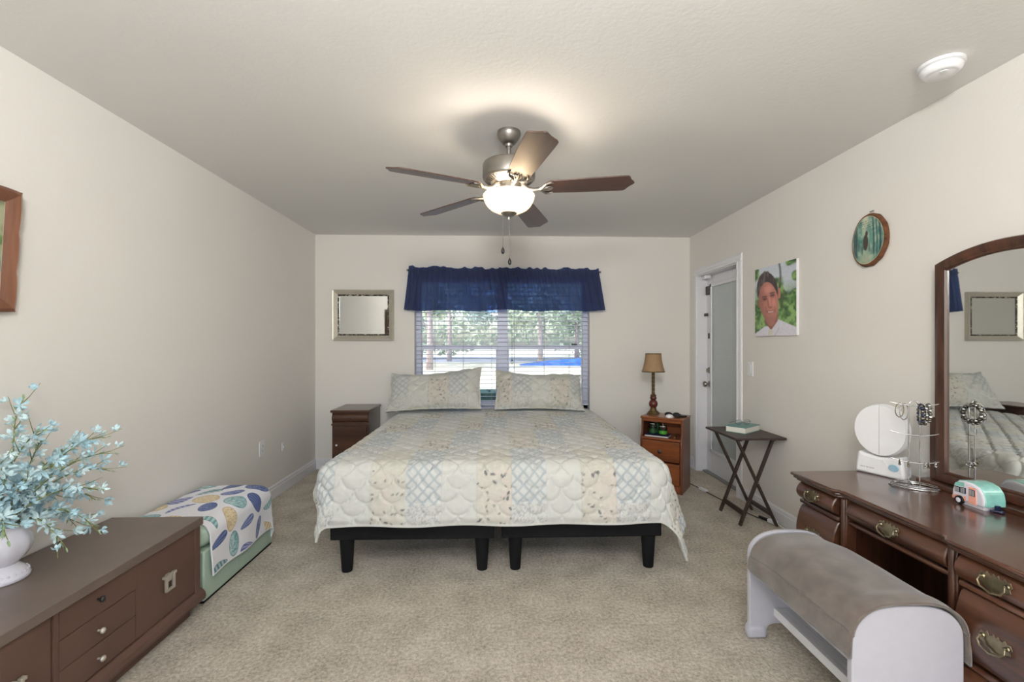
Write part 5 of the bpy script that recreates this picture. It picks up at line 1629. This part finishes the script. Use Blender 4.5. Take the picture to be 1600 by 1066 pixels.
# ================================================================== WHITE BENCH WITH PLUSH TOWEL
bx0, bx1, by0, by1 = 1.118, 1.484, 1.400, 2.005
bm_ = (bx0 + bx1) / 2; bh = (bx1 - bx0) / 2
t = thing('bench', 'white painted barrel-top bench with rounded end panels before dresser', 'bench', (bm_, (by0 + by1) / 2, 0))
SPR, APX = .362, .472
def arc_z(x, base=SPR, apex=APX, half=bh):
    u = min(1, abs(x - bm_) / half)
    return base + (apex - base) * (1 - u ** 2.8) ** (1 / 2.1)
def end_poly():
    p = []
    n_ = 30
    for k in range(n_ + 1):
        x = bx0 + 2 * bh * (1 - math.cos(PI * k / n_)) / 2
        p.append((x, arc_z(x)))
    right = [(bx1, .06), (bx1 + .006, .05), (bx1 + .010, .03), (bx1 + .006, .0), (bx1 - .075, 0), (bx1 - .082, .02), (bx1 - .078, .035), (bx1 - .088, .052), (bx1 - .11, .060)]
    left = [(2 * bm_ - x, z) for x, z in right[::-1]]
    return p + right + left
for y0, y1 in ((by0, by0 + .022), (by1 - .022, by1)):
    build('end_panel', MB().prism(end_poly(), 'Y', y0, y1), 'white', t, bevel=0.004)
    for s in (-1, 1):
        x0_, x1_ = sorted((bm_ + s * (bh + .008), bm_ + s * (bh - .074)))
        build('foot', MB().box(x0_, x1_, y0 - .012, y1 + .012, 0, .052), 'white', t, bevel=0.014, smooth=40, seg=4)
def barrel(y0, y1, dz, th, u0, u1, half=bh):
    n_ = 36
    up = []
    for k in range(n_ + 1):
        w = u0 + (u1 - u0) * k / n_
        x = bm_ + half * math.sin(w * PI / 2)
        up.append((x, arc_z(x, SPR, APX, bh + .0005) + dz))
    dn_ = [(bm_ + (x - bm_) * (1 - th / bh), z - th) for x, z in up[::-1]]
    return MB().prism(up + dn_, 'Y', y0, y1)
build('seat', barrel(by0 + .022, by1 - .022, -.020, .014, -1, 1, bh - .012), 'white', t, smooth=40)
for s in (-1, 1):
    x0_, x1_ = sorted((bm_ + s * (bh - .010), bm_ + s * (bh - .026)))
    build('side_rail', MB().box(x0_, x1_, by0 + .022, by1 - .022, .285, .335), 'white', t, bevel=0.003)
sf = MB().box(1.235, 1.405, by0 + .022, by1 - .022, .108, .124).box(1.228, 1.242, by0 + .022, by1 - .022, .096, .132)
for k in range(10):
    x = 1.246 + .0158 * k
    sf.box(x, x + .0145, by0 + .022, by1 - .022, .124, .128)
build('footrest_shelf', sf, 'trim', t)  # lighter paint than the panels makes up for shade under the seat
# towel over the seat
n_, m_ = 90, 110
Ug, Yg = np.meshgrid(np.linspace(-1, 1, n_), np.linspace(by0 - .010, by1 - .034, m_), indexing='ij')
az = np.vectorize(lambda x: arc_z(x, SPR, APX, bh + .0005))
Wg = Ug * 1.0
Xg = bm_ + (bh + .006) * np.sin(Wg * PI / 2)
Zg = az(np.clip(Xg, bx0 + .0002, bx1 - .0002)) + .008
hang = np.clip((np.abs(Ug) - .90) / .10, 0, 1) ** 1.3
Zg -= hang * np.where(Ug < 0, .068, .10)
fe = sstep(by1 - .22, by1 - .034, Yg)
Zg -= fe * .020 * (1 - hang)
Xg += np.where(Ug < 0, -1, 1) * hang * (.004 + .003 * np.sin(Yg * 40))
Zg += .004 * (vnoise(Xg * 14, Yg * 9, 5) - .5)
bulge = np.exp(-((Yg - by0 - .03) / .03) ** 2)
Zg += bulge * .006
tl2 = grid_obj('plush_towel', np.stack([Xg, Yg, Zg], -1), None, 'taupe', None, 0.008, offset=1.0)
tag(tl2, 'taupe plush towel laid over the white bench seat', 'towel')
